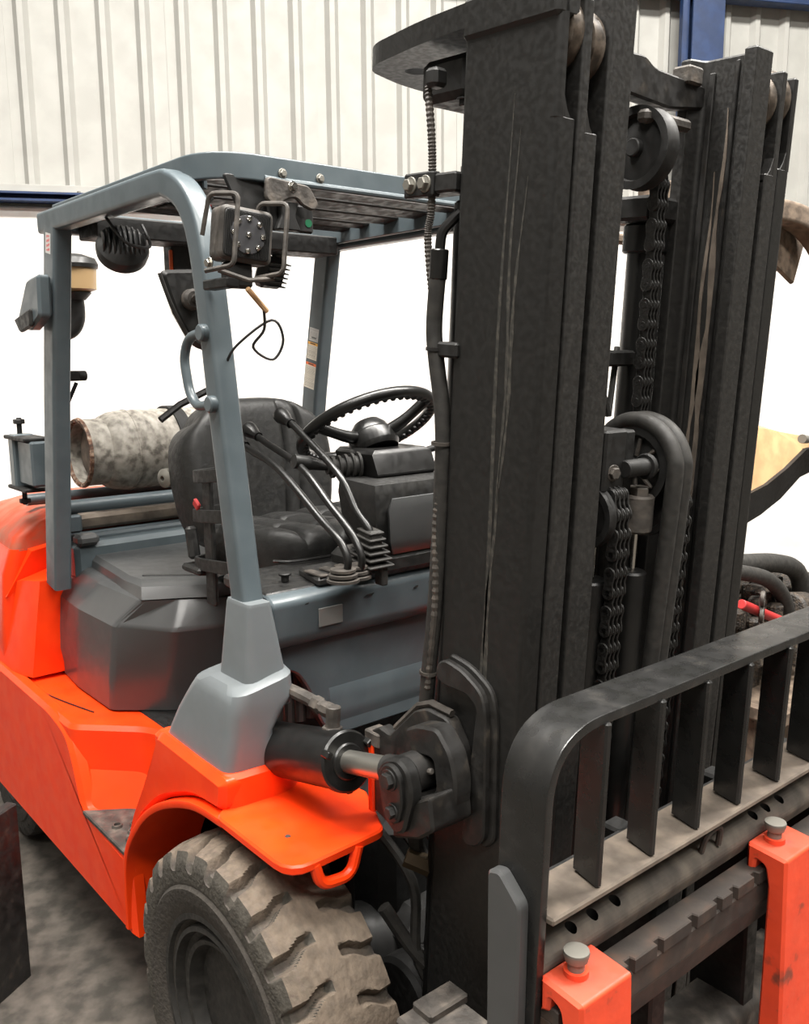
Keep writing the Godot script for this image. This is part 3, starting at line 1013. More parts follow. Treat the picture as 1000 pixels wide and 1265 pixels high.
	g.box(Vector3(0.215, 1.985, -2.6), Vector3(0.115, 0.1, 0.05), 0.014, b2)
	g.box(Vector3(0.25, 2.05, -2.6), Vector3(0.05, 0.06, 0.02), 0.004, b2)
	lamp = part("work_lamp", g, M.plastic, f)
	for k in 6:
		g = Geo.new()
		g.box(Vector3(0.215, 1.985, -2.6) + b2 * Vector3(0, -0.036 + 0.0145 * k, 0.03), Vector3(0.095, 0.004, 0.022), 0.001, b2)
		part("cooling_fin", g, M.plastic, lamp)
	# mirror, seen from behind
	g = Geo.new()
	g.ext_z(rounded(V2([-0.478, 1.908, -0.37, 1.915, -0.37, 1.73, -0.405, 1.742, -0.447, 1.815]), [0.022, 0.02, 0.01, 0.02, 0.06], 5), -1.962, -1.938, 0.008)
	var mi := part("mirror", g, M.plastic, f)
	g = Geo.new()
	g.ext_z(V2([-0.472, 1.903, -0.375, 1.908, -0.375, 1.742, -0.405, 1.75, -0.443, 1.815]), -1.966, -1.961, 0.0)
	part("mirror_glass", g, M.chrome, mi)
	g = Geo.new()
	g.tube(flow(V3([-0.4795, 1.90, -1.94, -0.462, 1.85, -1.94, -0.445, 1.812, -1.94, -0.41, 1.75, -1.94]), 5), 0.005, 8)
	part("mirror_rim", g, M.rubber, mi)
	g = Geo.new()
	g.cyl(Vector3(-0.41, 1.845, -1.94), Vector3(-0.41, 1.845, -1.915), 0.024, 16, 0.006)
	g.tube(V3([-0.41, 1.845, -1.915, -0.415, 1.85, -1.89, -0.45, 1.85, -1.78]), 0.009, 8)
	part("mirror_joint", g, M.dust_steel, mi)
	# dark tail lamp box with an amber side behind it
	g = Geo.new()
	g.box(Vector3(-0.085, 1.985, -2.6), Vector3(0.11, 0.17, 0.06), 0.006)
	var tl := part("rear_lamp_box", g, M.plastic, f)
	g = Geo.new()
	g.box(Vector3(-0.142, 2.0, -2.575), Vector3(0.01, 0.06, 0.012), 0.003)
	part("amber_lens", g, M.amber, tl)
	# air intake with a dusty bowl, on a stand pipe behind the near rear post
	g = Geo.new()
	g.tube(flow(V3([-0.325, 1.9, -2.88, -0.325, 1.84, -2.88, -0.345, 1.805, -2.885, -0.39, 1.798, -2.885]), 6), 0.03, 16)
	var pc := part("intake_pipe", g, M.plastic, f)
	g = Geo.new()
	g.lathe(PackedVector2Array([Vector2(0, 0), Vector2(0.04, 0), Vector2(0.07, 0.012), Vector2(0.073, 0.08), Vector2(0, 0.08)]), Transform3D(Basis(Vector3.RIGHT, -PI / 2), Vector3(-0.325, 1.915, -2.88)), 26)
	part("intake_bowl", g, M.bowl, pc)
	g = Geo.new()
	g.lathe(PackedVector2Array([Vector2(0, 0), Vector2(0.077, 0), Vector2(0.079, 0.012), Vector2(0.07, 0.03), Vector2(0.035, 0.042), Vector2(0, 0.045)]), Transform3D(Basis(Vector3.RIGHT, -PI / 2), Vector3(-0.325, 1.99, -2.88)), 26)
	part("intake_cap", g, M.plastic, pc)
	g = Geo.new()
	g.lathe(PackedVector2Array([Vector2(0, 0), Vector2(0.035, 0), Vector2(0.055, 0.022), Vector2(0, 0.022)]), Transform3D(Basis(Vector3.RIGHT, -PI / 2), Vector3(-0.325, 1.895, -2.88)), 26)
	part("intake_base", g, M.plastic, pc)
	# grey folded lamp guard on the outside of the near rear post
	g = Geo.new()
	g.ext_x(rounded(V2([-2.60, 1.945, -2.61, 1.83, -2.70, 1.795, -2.76, 1.80, -2.80, 1.83, -2.70, 1.935]), 0.012), -0.525, -0.487, 0.008)
	var lg := part("side_lamp", g, M.grey, f)
	g = Geo.new()
	g.ext_x(rounded(V2([-2.66, 1.855, -2.66, 1.805, -2.76, 1.79, -2.80, 1.83]), 0.01), -0.535, -0.52, 0.005)
	part("lamp_cover", g, M.plastic, lg)
	# bolted bracket box sticking out behind the near rear post
	g = Geo.new()
	g.box(Vector3(-0.47, 1.395, -2.93), Vector3(0.05, 0.14, 0.13), 0.006)
	g.box(Vector3(-0.47, 1.395, -3.03), Vector3(0.07, 0.17, 0.05), 0.006)
	var tb := part("tow_bracket", g, M.grey, f)
	g = Geo.new()
	g.box(Vector3(-0.47, 1.47, -2.98), Vector3(0.08, 0.012, 0.2), 0.003)
	part("bracket_plate", g, M.black, tb)
	g = Geo.new()
	g.box(Vector3(-0.47, 1.31, -2.99), Vector3(0.08, 0.012, 0.17), 0.003)
	part("bracket_plate", g, M.black, tb)
	for y in [1.476, 1.304]:
		g = Geo.new()
		var d := 1.0 if y > 1.4 else -1.0
		g.cyl(Vector3(-0.47, y, -3.04), Vector3(-0.47, y + 0.055 * d, -3.04), 0.008, 10)
		g.cyl(Vector3(-0.47, y + 0.035 * d, -3.04), Vector3(-0.47, y + 0.05 * d, -3.04), 0.018, 6)
		part("bracket_bolt", g, M.black, tb)
	# little lamp clamp on a stalk behind the post
	g = Geo.new()
	g.tube(V3([-0.43, 1.55, -2.75, -0.39, 1.645, -2.73]), 0.006, 8)
	g.box(Vector3(-0.405, 1.665, -2.73), Vector3(0.05, 0.03, 0.03), 0.006)
	g.cyl(Vector3(-0.385, 1.665, -2.73), Vector3(-0.36, 1.665, -2.73), 0.015, 12)
	part("stalk_clamp", g, M.black, f)
	# rear cross tube by the seat back
	g = Geo.new()
	g.tube(V3([-0.19, 1.53, -2.6, -0.125, 1.573, -2.6, -0.02, 1.617, -2.6, 0.04, 1.62, -2.6]), 0.011, 8)
	part("brace_tube", g, M.black, f)
	# loose wires under the roof
	g = Geo.new()
	for k in 4:
		g.tube(flow(V3([-0.42, 2.06, -2.0 - 0.02 * k, -0.40 + 0.01 * k, 2.045 + 0.01 * k, -1.95, -0.36, 2.06, -1.93 - 0.02 * k, -0.33, 2.075, -1.96]), 5), 0.0035, 6)
	part("loose_wires", g, M.black, f)
	g = Geo.new()
	g.tube(flow(V3([-0.41, 2.055, -1.97, -0.39, 2.045, -1.93, -0.36, 2.05, -1.91]), 5), 0.004, 6)
	part("red_wire", g, M.red, f)

func sticker(post: Node3D, at: Vector3, w: float, h: float, kind: int) -> void:
	var W := 96
	var H := int(W * h / w)
	var im := Image.create(W, H, false, Image.FORMAT_RGB8)
	im.fill(Color(0.86, 0.83, 0.77) if kind in [1, 2] else Color(0.78, 0.77, 0.76))
	if kind == 1: im.fill_rect(Rect2i(0, 0, W, 15), Color(0.93, 0.68, 0.25))
	if kind == 2: im.fill_rect(Rect2i(0, 0, W, 14), Color(0.95, 0.45, 0.2))
	var rng := RandomNumberGenerator.new()
	rng.seed = 40 + kind
	if kind < 3:   # fine print, too small to read
		var y := 4 if kind == 0 else 22
		if kind > 0: im.fill_rect(Rect2i(22, 4, 52, 7), Color(0.35, 0.22, 0.12))
		while y < H - 6:
			var x := 6
			while x < W - 12:
				var l := rng.randi_range(4, 14)
				im.fill_rect(Rect2i(x, y, mini(l, W - 6 - x), 2), Color(0.5, 0.47, 0.44))
				x += l + 3
			y += rng.randi_range(5, 8)
		if kind == 0: im.fill_rect(Rect2i(26, H - 26, 50, 10), Color(0.42, 0.42, 0.42))
	else:          # red pictogram on white
		for y in range(14, H - 16):
			for x in range(20, W - 18):
				if sin(x * 0.31 + 1.3 * sin(y * 0.17)) + cos(y * 0.21 + x * 0.05) > 0.15:
					im.set_pixel(x, y, Color(0.78, 0.16, 0.18))
	var m := StandardMaterial3D.new()
	m.albedo_texture = ImageTexture.create_from_image(im)
	m.roughness = 0.5
	var side := -1.0      # both kinds face towards minus x
	var tilt := 0.21      # the rear posts lean back
	var up := Vector3(0, cos(tilt), sin(tilt))
	var z := Vector3(0, -sin(tilt), cos(tilt))
	var st := SurfaceTool.new()
	st.begin(Mesh.PRIMITIVE_TRIANGLES)
	st.set_normal(Vector3(side, 0, 0))
	# seen from minus x, plus z is at the right
	var c := [at - z * w / 2 + up * h / 2, at + z * w / 2 + up * h / 2, at + z * w / 2 - up * h / 2, at - z * w / 2 - up * h / 2]
	var uv := [Vector2(0, 0), Vector2(1, 0), Vector2(1, 1), Vector2(0, 1)]
	for i in [0, 1, 2, 0, 2, 3]:
		st.set_uv(uv[i])
		st.add_vertex(c[i])
	var o := MeshInstance3D.new()
	o.name = "sticker"
	o.mesh = st.commit()
	o.material_override = m
	post.add_child(o, true)
	o.set_meta("label", ["small white notice sticker", "white sticker with a yellow heading", "long white sticker with an orange heading", "small white sticker with a red pictogram"][kind])

func headlamp(f: Node3D) -> void:
	var at := Vector3(-0.447, 1.95, -1.62)
	var b := Basis(Vector3.UP, -0.1) * Basis(Vector3.BACK, -0.1)
	var g := Geo.new()
	g.prism(rounded(V2([-0.056, -0.052, 0.056, -0.052, 0.056, 0.052, -0.056, 0.052]), 0.016, 5), 0.055, Transform3D(b, at + b * Vector3(0, 0, -0.045)), 0.006)
	var h := part("headlamp", g, M.dust_steel, f)
	g = Geo.new()
	g.prism(rounded(V2([-0.049, -0.046, 0.049, -0.046, 0.049, 0.046, -0.049, 0.046]), 0.014, 5), 0.005, Transform3D(b, at + b * Vector3(0, 0, 0.008)), 0.002)
	for k in 26:   # fine ribs of the reflector
		g.box(at + b * Vector3(-0.045 + 0.0036 * k, 0, 0.014), Vector3(0.0016, 0.084, 0.003), 0.0005, b)
	part("lamp_face", g, M.black, h)
	g = Geo.new()
	g.lathe(PackedVector2Array([Vector2(0, 0), Vector2(0.038, 0), Vector2(0.036, 0.004), Vector2(0, 0.005)]), Transform3D(b, at + b * Vector3(0, 0, 0.0125)), 28)
	part("reflector", g, M.lens, h)
	var dome := Geo.new()
	dome.lathe(PackedVector2Array([Vector2(0, 0), Vector2(0.0062, 0), Vector2(0.0058, 0.004), Vector2(0.0035, 0.007), Vector2(0, 0.008)]), Transform3D.IDENTITY, 12)
	var first: MeshInstance3D
	for k in 9:
		var a := TAU * k / 8.0
		var p := Vector3(cos(a) * 0.031, sin(a) * 0.031, 0.016) if k < 8 else Vector3(0, 0, 0.016)
		var xf := Transform3D(b, at + b * p)
		if k == 0: first = part("led_lens", dome, M.chrome, h, xf)
		else: like(first, "led_lens", h, xf)
	# wire cage
	for s in [-1.0, 1.0]:
		g = Geo.new()
		var x: float = 0.052 * s
		g.tube(bent(V3([x - 0.028, -0.01, -0.02, x - 0.026, 0.066, 0.0, x + 0.012, 0.066, 0.05, x + 0.006, -0.068, 0.06, x - 0.03, -0.08, 0.01]), 0.014, 4), 0.0048, 8)
		part("cage_wire", g, M.dust_steel, h, Transform3D(b, at))
	g = Geo.new()
	g.tube(V3([-0.06, -0.076, 0.02, 0.0, -0.088, 0.03, 0.05, -0.078, 0.035]), 0.0048, 8)
	part("cage_wire", g, M.dust_steel, h, Transform3D(b, at))
	g = Geo.new()
	g.box(at + Vector3(-0.01, -0.075, -0.02), Vector3(0.06, 0.05, 0.03), 0.006)
	g.box(at + Vector3(-0.03, -0.09, -0.05), Vector3(0.03, 0.02, 0.1), 0.003)
	part("lamp_bracket", g, M.black, h)
	g = Geo.new()
	g.hexbolt(at + Vector3(-0.05, -0.05, -0.055), Vector3(-1, 0, 0.2), 0.008, 0.01)
	part("bolt", g, M.steel, h)
	g = Geo.new()
	g.cyl(at + Vector3(0.0, -0.1, 0.0), at + Vector3(0.045, -0.145, 0.0), 0.006, 8)
	part("wire_joint", g, M.tan_paint, h)
	g = Geo.new()
	g.tube(flow(V3([-0.41, 1.81, -1.62, -0.405, 1.77, -1.63, -0.42, 1.735, -1.65, -0.38, 1.71, -1.64, -0.36, 1.75, -1.63, -0.38, 1.79, -1.64, -0.44, 1.74, -1.68, -0.452, 1.70, -1.71]), 6), 0.003, 6)
	part("lamp_wire", g, M.black, h)

func cab(f: Node3D) -> void:
	seat(f)
	steering(f)
	levers(f)

func seat(f: Node3D) -> void:
	# cushion with sewn channels
	var g := Geo.new()
	var stitch := func(p: Vector3, u: float, t: float, e: float) -> Vector3:
		var d := 0.0
		for s in [-0.66, -0.24, 0.24, 0.66]:
			d = maxf(d, exp(-pow((u - s) / 0.03, 2.0)))
		for s in [-0.35, 0.3]:
			d = maxf(d, 0.9 * exp(-pow((t - s - 0.08 * u * u) / 0.036, 2.0)))
		p.z -= 0.014 * d * e
		p.z += 0.026 * pow(absf(u), 3.0) * e + 0.008 * e * absf(sin((u + 0.24) * PI / 0.45))
		return p
	g.pad(Transform3D(Basis(Vector3.RIGHT, -PI / 2 - 0.05), Vector3(0, 1.168, -2.07)), 0.53, 0.47, 0.105, stitch, 72, 64)
	var c := part("seat_cushion", g, M.vinyl, f, Transform3D.IDENTITY, 60.0)
	g = Geo.new()
	g.tube(flow(V3([-0.255, 1.225, -1.87, -0.2, 1.225, -1.832, 0, 1.225, -1.826, 0.2, 1.225, -1.832, 0.255, 1.225, -1.87]), 6), 0.004, 6)
	part("seat_piping", g, M.plastic, c)
	# backrest, broad and rounded at the top
	g = Geo.new()
	var panel := func(p: Vector3, u: float, t: float, e: float) -> Vector3:
		p.x *= 1.0 - 0.1 * pow(clampf(t, 0.0, 1.0), 3.0) * absf(u) - 0.1 * clampf(-t, 0, 1)
		p.y -= 0.035 * pow(absf(u), 2.5) * clampf(t, 0.0, 1.0)
		var d := 0.0
		for s in [-0.5, -0.3, 0.3, 0.5]:
			d = maxf(d, exp(-pow((u - s * (1.0 + 0.1 * t)) / 0.024, 2.0)))
		p.z -= 0.016 * d * e
		p.z += 0.035 * u * u * e + 0.01 * e * cos(t * 2.0)
		return p
	g.pad(Transform3D(Basis(Vector3.RIGHT, -0.13), Vector3(-0.005, 1.365, -2.43)), 0.505, 0.45, 0.115, panel, 72, 64)
	var br := part("backrest", g, M.vinyl, f, Transform3D.IDENTITY, 60.0)
	g = Geo.new()
	g.box(Vector3(0, 1.33, -2.43), Vector3(0.40, 0.32, 0.03), 0.012, Basis(Vector3.RIGHT, -0.13))
	part("back_shell", g, M.plastic, br)
	g = Geo.new()
	g.box(Vector3(0, 1.15, -2.08), Vector3(0.44, 0.035, 0.42), 0.008)
	g.box(Vector3(-0.16, 1.13, -2.08), Vector3(0.035, 0.03, 0.5), 0.004)
	g.box(Vector3(0.16, 1.13, -2.08), Vector3(0.035, 0.03, 0.5), 0.004)
	part("seat_base", g, M.plastic, f)
	# hip restraint: three black hoops on an upright at the near side
	g = Geo.new()
	g.box(Vector3(-0.292, 1.24, -2.12), Vector3(0.014, 0.34, 0.045), 0.004)
	var hr := part("hip_restraint", g, M.plastic, f)
	for q in [[1.405, -2.19, -2.03], [1.30, -2.2, -2.02], [1.17, -2.2, -2.0]]:
		g = Geo.new()
		var p := flow(V3([-0.2, q[0], q[1] - 0.03, -0.275, q[0], q[1] - 0.015, -0.30, q[0] + 0.004, q[1] + 0.03, -0.302, q[0] + 0.02, q[2], -0.28, q[0] + 0.024, q[2] + 0.045]), 5)
		g.sweep(rect(0.034, 0.01, 0.003), p, Vector3.UP)
		part("restraint_hoop", g, M.plastic, hr)
	g = Geo.new()
	g.box(Vector3(-0.303, 1.335, -2.165), Vector3(0.01, 0.022, 0.03), 0.003, Basis(Vector3.RIGHT, 0.6))
	part("belt_button", g, M.red, hr).set_meta("label", "red seat belt button")
	g = Geo.new()
	g.box(Vector3(-0.285, 1.22, -2.235), Vector3(0.03, 0.09, 0.03), 0.008, Basis(Vector3.RIGHT, -0.2))
	g.box(Vector3(-0.29, 1.155, -2.2), Vector3(0.05, 0.02, 0.1), 0.006)
	part("belt_anchor", g, M.plastic, hr)
	g = Geo.new()
	g.lathe(PackedVector2Array([Vector2(0, 0), Vector2(0.03, 0), Vector2(0.032, 0.006), Vector2(0.028, 0.02), Vector2(0.018, 0.024), Vector2(0, 0.024)]), Transform3D(Basis(Vector3.UP, -0.3), Vector3(-0.125, 1.175, -1.83)), 24)
	part("weight_knob", g, M.plastic, f)
	g = Geo.new()
	g.box(Vector3(-0.075, 1.19, -1.825), Vector3(0.03, 0.03, 0.012), 0.004)
	part("weight_gauge", g, M.dust_steel, f)
	# silver belt reel bolt at the seat back
	g = Geo.new()
	g.lathe(PackedVector2Array([Vector2(0.008, 0), Vector2(0.028, 0), Vector2(0.028, 0.022), Vector2(0.016, 0.03), Vector2(0.008, 0.03)]), Transform3D(Basis(Vector3.UP, -PI / 2 + 0.3), Vector3(-0.235, 1.372, -2.46)), 20, true)
	part("reel_wheel", g, M.zinc, f)

func steering(f: Node3D) -> void:
	# dash pod
	var g := Geo.new()
	g.loft([
		V3([-0.125, 1.255, -1.60, 0.125, 1.255, -1.60, 0.115, 1.26, -1.72, -0.115, 1.26, -1.72]),
		V3([-0.155, 1.30, -1.585, 0.155, 1.30, -1.585, 0.14, 1.30, -1.73, -0.14, 1.30, -1.73]),
		V3([-0.168, 1.40, -1.575, 0.168, 1.40, -1.575, 0.15, 1.40, -1.74, -0.15, 1.40, -1.74]),
		V3([-0.16, 1.43, -1.585, 0.16, 1.43, -1.585, 0.145, 1.432, -1.74, -0.145, 1.432, -1.74])])
	var d := part("dash_pod", g, M.plastic, f, Transform3D.IDENTITY, 40.0)
	g = Geo.new()
	g.loft([
		V3([-0.105, 1.265, -1.592, 0.105, 1.265, -1.592, 0.10, 1.265, -1.6, -0.10, 1.265, -1.6]),
		V3([-0.128, 1.30, -1.572, 0.128, 1.30, -1.572, 0.12, 1.30, -1.59, -0.12, 1.30, -1.59]),
		V3([-0.135, 1.375, -1.566, 0.135, 1.375, -1.566, 0.13, 1.375, -1.58, -0.13, 1.375, -1.58]),
		V3([-0.12, 1.398, -1.57, 0.12, 1.398, -1.57, 0.12, 1.40, -1.58, -0.12, 1.40, -1.58])])
	part("dash_panel", g, M.hood, d, Transform3D.IDENTITY, 40.0)
	g = Geo.new()
	g.ext_y(rounded(V2([-0.18, -1.59, 0.18, -1.59, 0.18, -1.75, -0.18, -1.75]), 0.03), 1.215, 1.27, 0.015)
	part("dash_foot", g, M.plastic, f)
	# column shroud
	var tilt := Basis(Vector3.RIGHT, -0.55)     # the wheel leans back towards the seat
	var at := Vector3(0.0, 1.512, -1.80)
	g = Geo.new()
	g.loft([
		V3([-0.06, 1.40, -1.70, 0.075, 1.40, -1.70, 0.075, 1.40, -1.80, -0.06, 1.40, -1.80]),
		V3([-0.085, 1.44, -1.67, 0.10, 1.44, -1.67, 0.10, 1.44, -1.82, -0.085, 1.44, -1.82]),
		V3([-0.085, 1.485, -1.69, 0.10, 1.485, -1.69, 0.10, 1.485, -1.84, -0.085, 1.485, -1.84]),
		V3([-0.07, 1.495, -1.70, 0.085, 1.495, -1.70, 0.085, 1.495, -1.84, -0.07, 1.495, -1.84])])
	var col := part("steering_column", g, M.gloss, f, Transform3D.IDENTITY, 35.0)
	g = Geo.new()
	g.cyl(Vector3(-0.0, 1.33, -1.68), Vector3(0, 1.45, -1.76), 0.05, 20, 0.006)
	part("column_tube", g, M.plastic, col)
	g = Geo.new()
	g.tube(V3([-0.16, 1.455, -1.77, -0.08, 1.455, -1.75]), [0.016, 0.026], 14)
	for k in 5:
		g.tube(V3([-0.15 + 0.016 * k, 1.455, -1.767 + 0.004 * k, -0.144 + 0.016 * k, 1.455, -1.765 + 0.004 * k]), 0.026 + 0.002 * k, 16)
	part("shift_bellows", g, M.rubber, col)
	g = Geo.new()
	g.tube(V3([-0.24, 1.475, -1.79, -0.2, 1.468, -1.785, -0.15, 1.455, -1.77]), [0.017, 0.017, 0.008], 12)
	part("shift_lever", g, M.plastic, col)
	g = Geo.new()
	g.tube(V3([0.08, 1.47, -1.74, 0.135, 1.485, -1.72, 0.15, 1.492, -1.715, 0.2, 1.52, -1.70]), [0.009, 0.009, 0.018, 0.018], 12)
	part("turn_lever", g, M.plastic, col)
	# wheel with finger ridges under the rim
	g = Geo.new()
	var rim := PackedVector3Array()
	for k in 64:
		var a := TAU * k / 64
		rim.append(at + tilt * Vector3(cos(a) * 0.172, 0.035, sin(a) * 0.172))
	g.tube(rim, 0.0145, 12, true)
	var w := part("steering_wheel", g, M.gloss, f, Transform3D.IDENTITY, 60.0)
	g = Geo.new()
	for k in 48:
		var a := TAU * (k + 0.5) / 48
		var p := at + tilt * Vector3(cos(a) * 0.166, 0.026, sin(a) * 0.166)
		g.pillow(Transform3D(tilt * Basis(Vector3.UP, -a), p), Vector3(0.011, 0.009, 0.0075), 1.0, 1.0, null, 8, 6)
	part("finger_ridges", g, M.gloss, w, Transform3D.IDENTITY, 60.0)
	for k in 3:
		g = Geo.new()
		var a := TAU * k / 3 + PI * 0.5 + 1.45
		var dir := Vector3(cos(a), 0, sin(a))
		g.tube(flow(PackedVector3Array([at + tilt * (dir * 0.03 + Vector3(0, 0.0, 0)), at + tilt * (dir * 0.09 + Vector3(0, 0.008, 0)), at + tilt * (dir * 0.168 + Vector3(0, 0.034, 0))]), 4), [0.017, 0.017, 0.016, 0.016, 0.015, 0.014, 0.014, 0.014, 0.013], 10)
		part("spoke", g, M.gloss, w, Transform3D.IDENTITY, 60.0)
	g = Geo.new()
	g.lathe(PackedVector2Array([Vector2(0, -0.035), Vector2(0.058, -0.035), Vector2(0.064, -0.022), Vector2(0.059, 0.008), Vector2(0.055, 0.014), Vector2(0.051, 0.015), Vector2(0.048, 0.028), Vector2(0.034, 0.044), Vector2(0, 0.051)]), Transform3D(tilt * Basis(Vector3.RIGHT, -PI / 2), at), 32)
	part("wheel_hub", g, M.gloss, w)

func levers(f: Node3D) -> void:
	var paths := [
		[-0.27, 1.512, -1.985, -0.27, 1.494, -1.94, -0.27, 1.457, -1.807, -0.27, 1.363, -1.645, -0.27, 1.323, -1.57, -0.27, 1.28, -1.542, -0.27, 1.235, -1.56],
		[-0.23, 1.531, -1.99, -0.23, 1.51, -1.93, -0.23, 1.462, -1.775, -0.23, 1.392, -1.67, -0.23, 1.331, -1.58, -0.23, 1.282, -1.546, -0.23, 1.235, -1.56],
		[-0.19, 1.567, -1.902, -0.19, 1.548, -1.856, -0.19, 1.452, -1.683, -0.19, 1.376, -1.617, -0.185, 1.33, -1.572, -0.18, 1.27, -1.575]]
	for i in 3:
		var p := V3(paths[i])
		var g := Geo.new()
		g.tube(flow(p, 6), 0.0085, 10)
		var l := part("control_lever", g, M.gloss, f, Transform3D.IDENTITY, 60.0)
		g = Geo.new()
		var dir := (p[0] - p[1]).normalized()
		g.lathe(PackedVector2Array([Vector2(0, 0), Vector2(0.012, 0.0), Vector2(0.0115, 0.012), Vector2(0.016, 0.026), Vector2(0.02, 0.044), Vector2(0.0195, 0.054), Vector2(0.012, 0.062), Vector2(0, 0.064)]), Transform3D(Basis(Vector3.RIGHT, dir.cross(Vector3.RIGHT) * -1.0, dir).orthonormalized(), p[0] - dir * 0.03), 18)
		part("lever_knob", g, M.gloss, l, Transform3D.IDENTITY, 50.0)
		g = Geo.new()
		if i < 2:
			for k in 3:
				g.lathe(PackedVector2Array([Vector2(0, 0), Vector2(0.036 - 0.004 * k, 0), Vector2(0.036 - 0.004 * k, 0.006), Vector2(0.02, 0.009), Vector2(0, 0.009)]), Transform3D(Basis(Vector3.RIGHT, -PI / 2), Vector3(p[5].x, 1.235 + 0.011 * k, -1.56 if i == 0 else -1.57)), 20)
			part("rubber_boot", g, M.dust_steel, l)
		else:
			for k in 6:
				g.box(Vector3(-0.18, 1.262 + 0.014 * k, -1.578), Vector3(0.07 - 0.006 * k, 0.006, 0.085 - 0.007 * k), 0.002, Basis(Vector3.RIGHT, 0.15))
			g.box(Vector3(-0.18, 1.29, -1.578), Vector3(0.035, 0.09, 0.045), 0.004)
			g.box(Vector3(-0.165, 1.235, -1.56), Vector3(0.018, 0.05, 0.03), 0.003)
			part("rubber_boot", g, M.rubber, l)
	# slots of the lever gate
	var s := Geo.new()
	for k in 4:
		s.box(Vector3(-0.28 + 0.042 * k, 1.238, -1.65), Vector3(0.022, 0.006, 0.07), 0.002)
	part("lever_slot", s, M.dust_steel, f)
	s = Geo.new()
	s.cyl(Vector3(-0.33, 1.218, -1.70), Vector3(-0.33, 1.236, -1.70), 0.009, 10)
	s.cyl(Vector3(-0.33, 1.233, -1.70), Vector3(-0.33, 1.239, -1.70), 0.015, 10)
	part("console_screw", s, M.black, f)

func wheels(f: Node3D) -> void:
	# tyre: lugs cut into a turned profile; tan mud on the tread is paint on the vertices
	var g := Geo.new()
	var R := 0.372
	var n := 728
	var lugs := 26.0
	var prof := []      # (x from the outer face inwards, radius, is tread)
	for q in [[0.035, 0.20], [0.012, 0.225], [0.002, 0.265], [0.0, 0.285], [0.006, 0.292], [0.004, 0.30], [0.004, 0.33], [0.008, 0.343]]:
		prof.append(q)
	for k in 45:
		var w := -1.0 + 2.0 * k / 44.0
		prof.append([0.115 + 0.1 * w, 0.372 - 0.014 * pow(absf(w), 2.2)])
	for q in [[0.222, 0.343], [0.226, 0.33], [0.226, 0.30], [0.23, 0.285], [0.228, 0.26], [0.215, 0.225], [0.195, 0.20]]:
		prof.append(q)
	var noise := FastNoiseLite.new()
	noise.seed = 5
	noise.frequency = 18.0
	var rings := []
	for q in prof:
		var ring := PackedVector3Array()
		var w: float = clampf((q[0] - 0.115) / 0.1, -1.1, 1.1)
		for i in n:
			var a := TAU * i / n
			var r: float = q[1]
			if r > 0.31:
				var u := a / TAU * lugs
				var side := signf(w) if w != 0.0 else 1.0
				var aw := absf(w)
				var ph := u + (0.5 if side > 0 else 0.0)
				ph += 0.17 * smoothstep(0.8, 0.38, aw) + 0.08 * (1.0 - aw)
				var dd := absf(ph - floorf(ph) - 0.5)
				var width := 0.15 + 0.06 * smoothstep(0.5, 1.0, aw)
				var cut := smoothstep(width, width * 0.4, dd) * smoothstep(0.16, 0.3, aw)
				var deep := 0.024 if r > 0.335 else 0.01
				r -= deep * cut
				r += noise.get_noise_3d(cos(a) * R, sin(a) * R, q[0]) * 0.003
			ring.append(Vector3(cos(a) * r, sin(a) * r, q[0]))
		rings.append(ring)
	g.loft(rings, true)
	var dirt := func(p: Vector3, nn: Vector3) -> Color:
		var r := Vector2(p.x, p.y).length()
		var mud := Color(0.135, 0.104, 0.078)
		var rub := Color(0.045, 0.042, 0.038)
		if r < 0.2935: return rub.lerp(mud, 0.12)
		if nn.z < -0.55: return rub.lerp(mud, 0.28)
		return rub.lerp(mud, clampf(smoothstep(0.33, 0.352, r) * 0.8 + 0.2 - 0.6 * maxf(0.0, -nn.z - 0.2), 0.25, 1.0))
	var axle := Basis(Vector3(0, 0, -1), Vector3(0, 1, 0), Vector3(1, 0, 0))    # local z runs along the axle
	var t := part("tyre", g, M.tyre, f, Transform3D(axle, Vector3(-0.655, 0.375, -1.508)), 40.0, dirt)
	t.set_meta("label", "front tyre with mud-caked tread")
	g = Geo.new()
	g.lathe(PackedVector2Array([Vector2(0.225, 0.06), Vector2(0.238, 0.022), Vector2(0.232, 0.010), Vector2(0.22, 0.010), Vector2(0.215, 0.024), Vector2(0.206, 0.03), Vector2(0.203, 0.016), Vector2(0.193, 0.014), Vector2(0.188, 0.034), Vector2(0.174, 0.04), Vector2(0.17, 0.028), Vector2(0.16, 0.03), Vector2(0.152, 0.06), Vector2(0.14, 0.14), Vector2(0.075, 0.155), Vector2(0.07, 0.09), Vector2(0.06, 0.08), Vector2(0.0, 0.08), Vector2(0.0, 0.2), Vector2(0.2, 0.2)]), Transform3D.IDENTITY, 72)
	var rim := part("wheel_rim", g, M.rubber, t)
	g = Geo.new()
	for k in 8:
		var a := TAU * k / 8
		g.hexbolt(Vector3(cos(a) * 0.1, sin(a) * 0.1, 0.158), Vector3(0, 0, -1), 0.013, 0.02)
	part("wheel_nuts", g, M.black, rim)
	# the far front wheel and the rear pair
	for q in [[0.655, -1.508, -1.0, 1.0], [-0.52, -3.3, 1.0, 0.76], [0.52, -3.3, -1.0, 0.76]]:
		var xf := Transform3D(axle, Vector3.ZERO)
		if q[2] < 0: xf = Transform3D(Basis(Vector3.UP, PI) * axle, Vector3.ZERO)
		xf.basis = xf.basis.scaled_local(Vector3.ONE * q[3])
		xf.origin = Vector3(q[0], 0.375 * q[3], q[1])
		var o := like(t, "tyre", f, xf, M.tyre if q[1] > -2.0 else M.rubber)
		like(rim, "wheel_rim", o, Transform3D.IDENTITY)

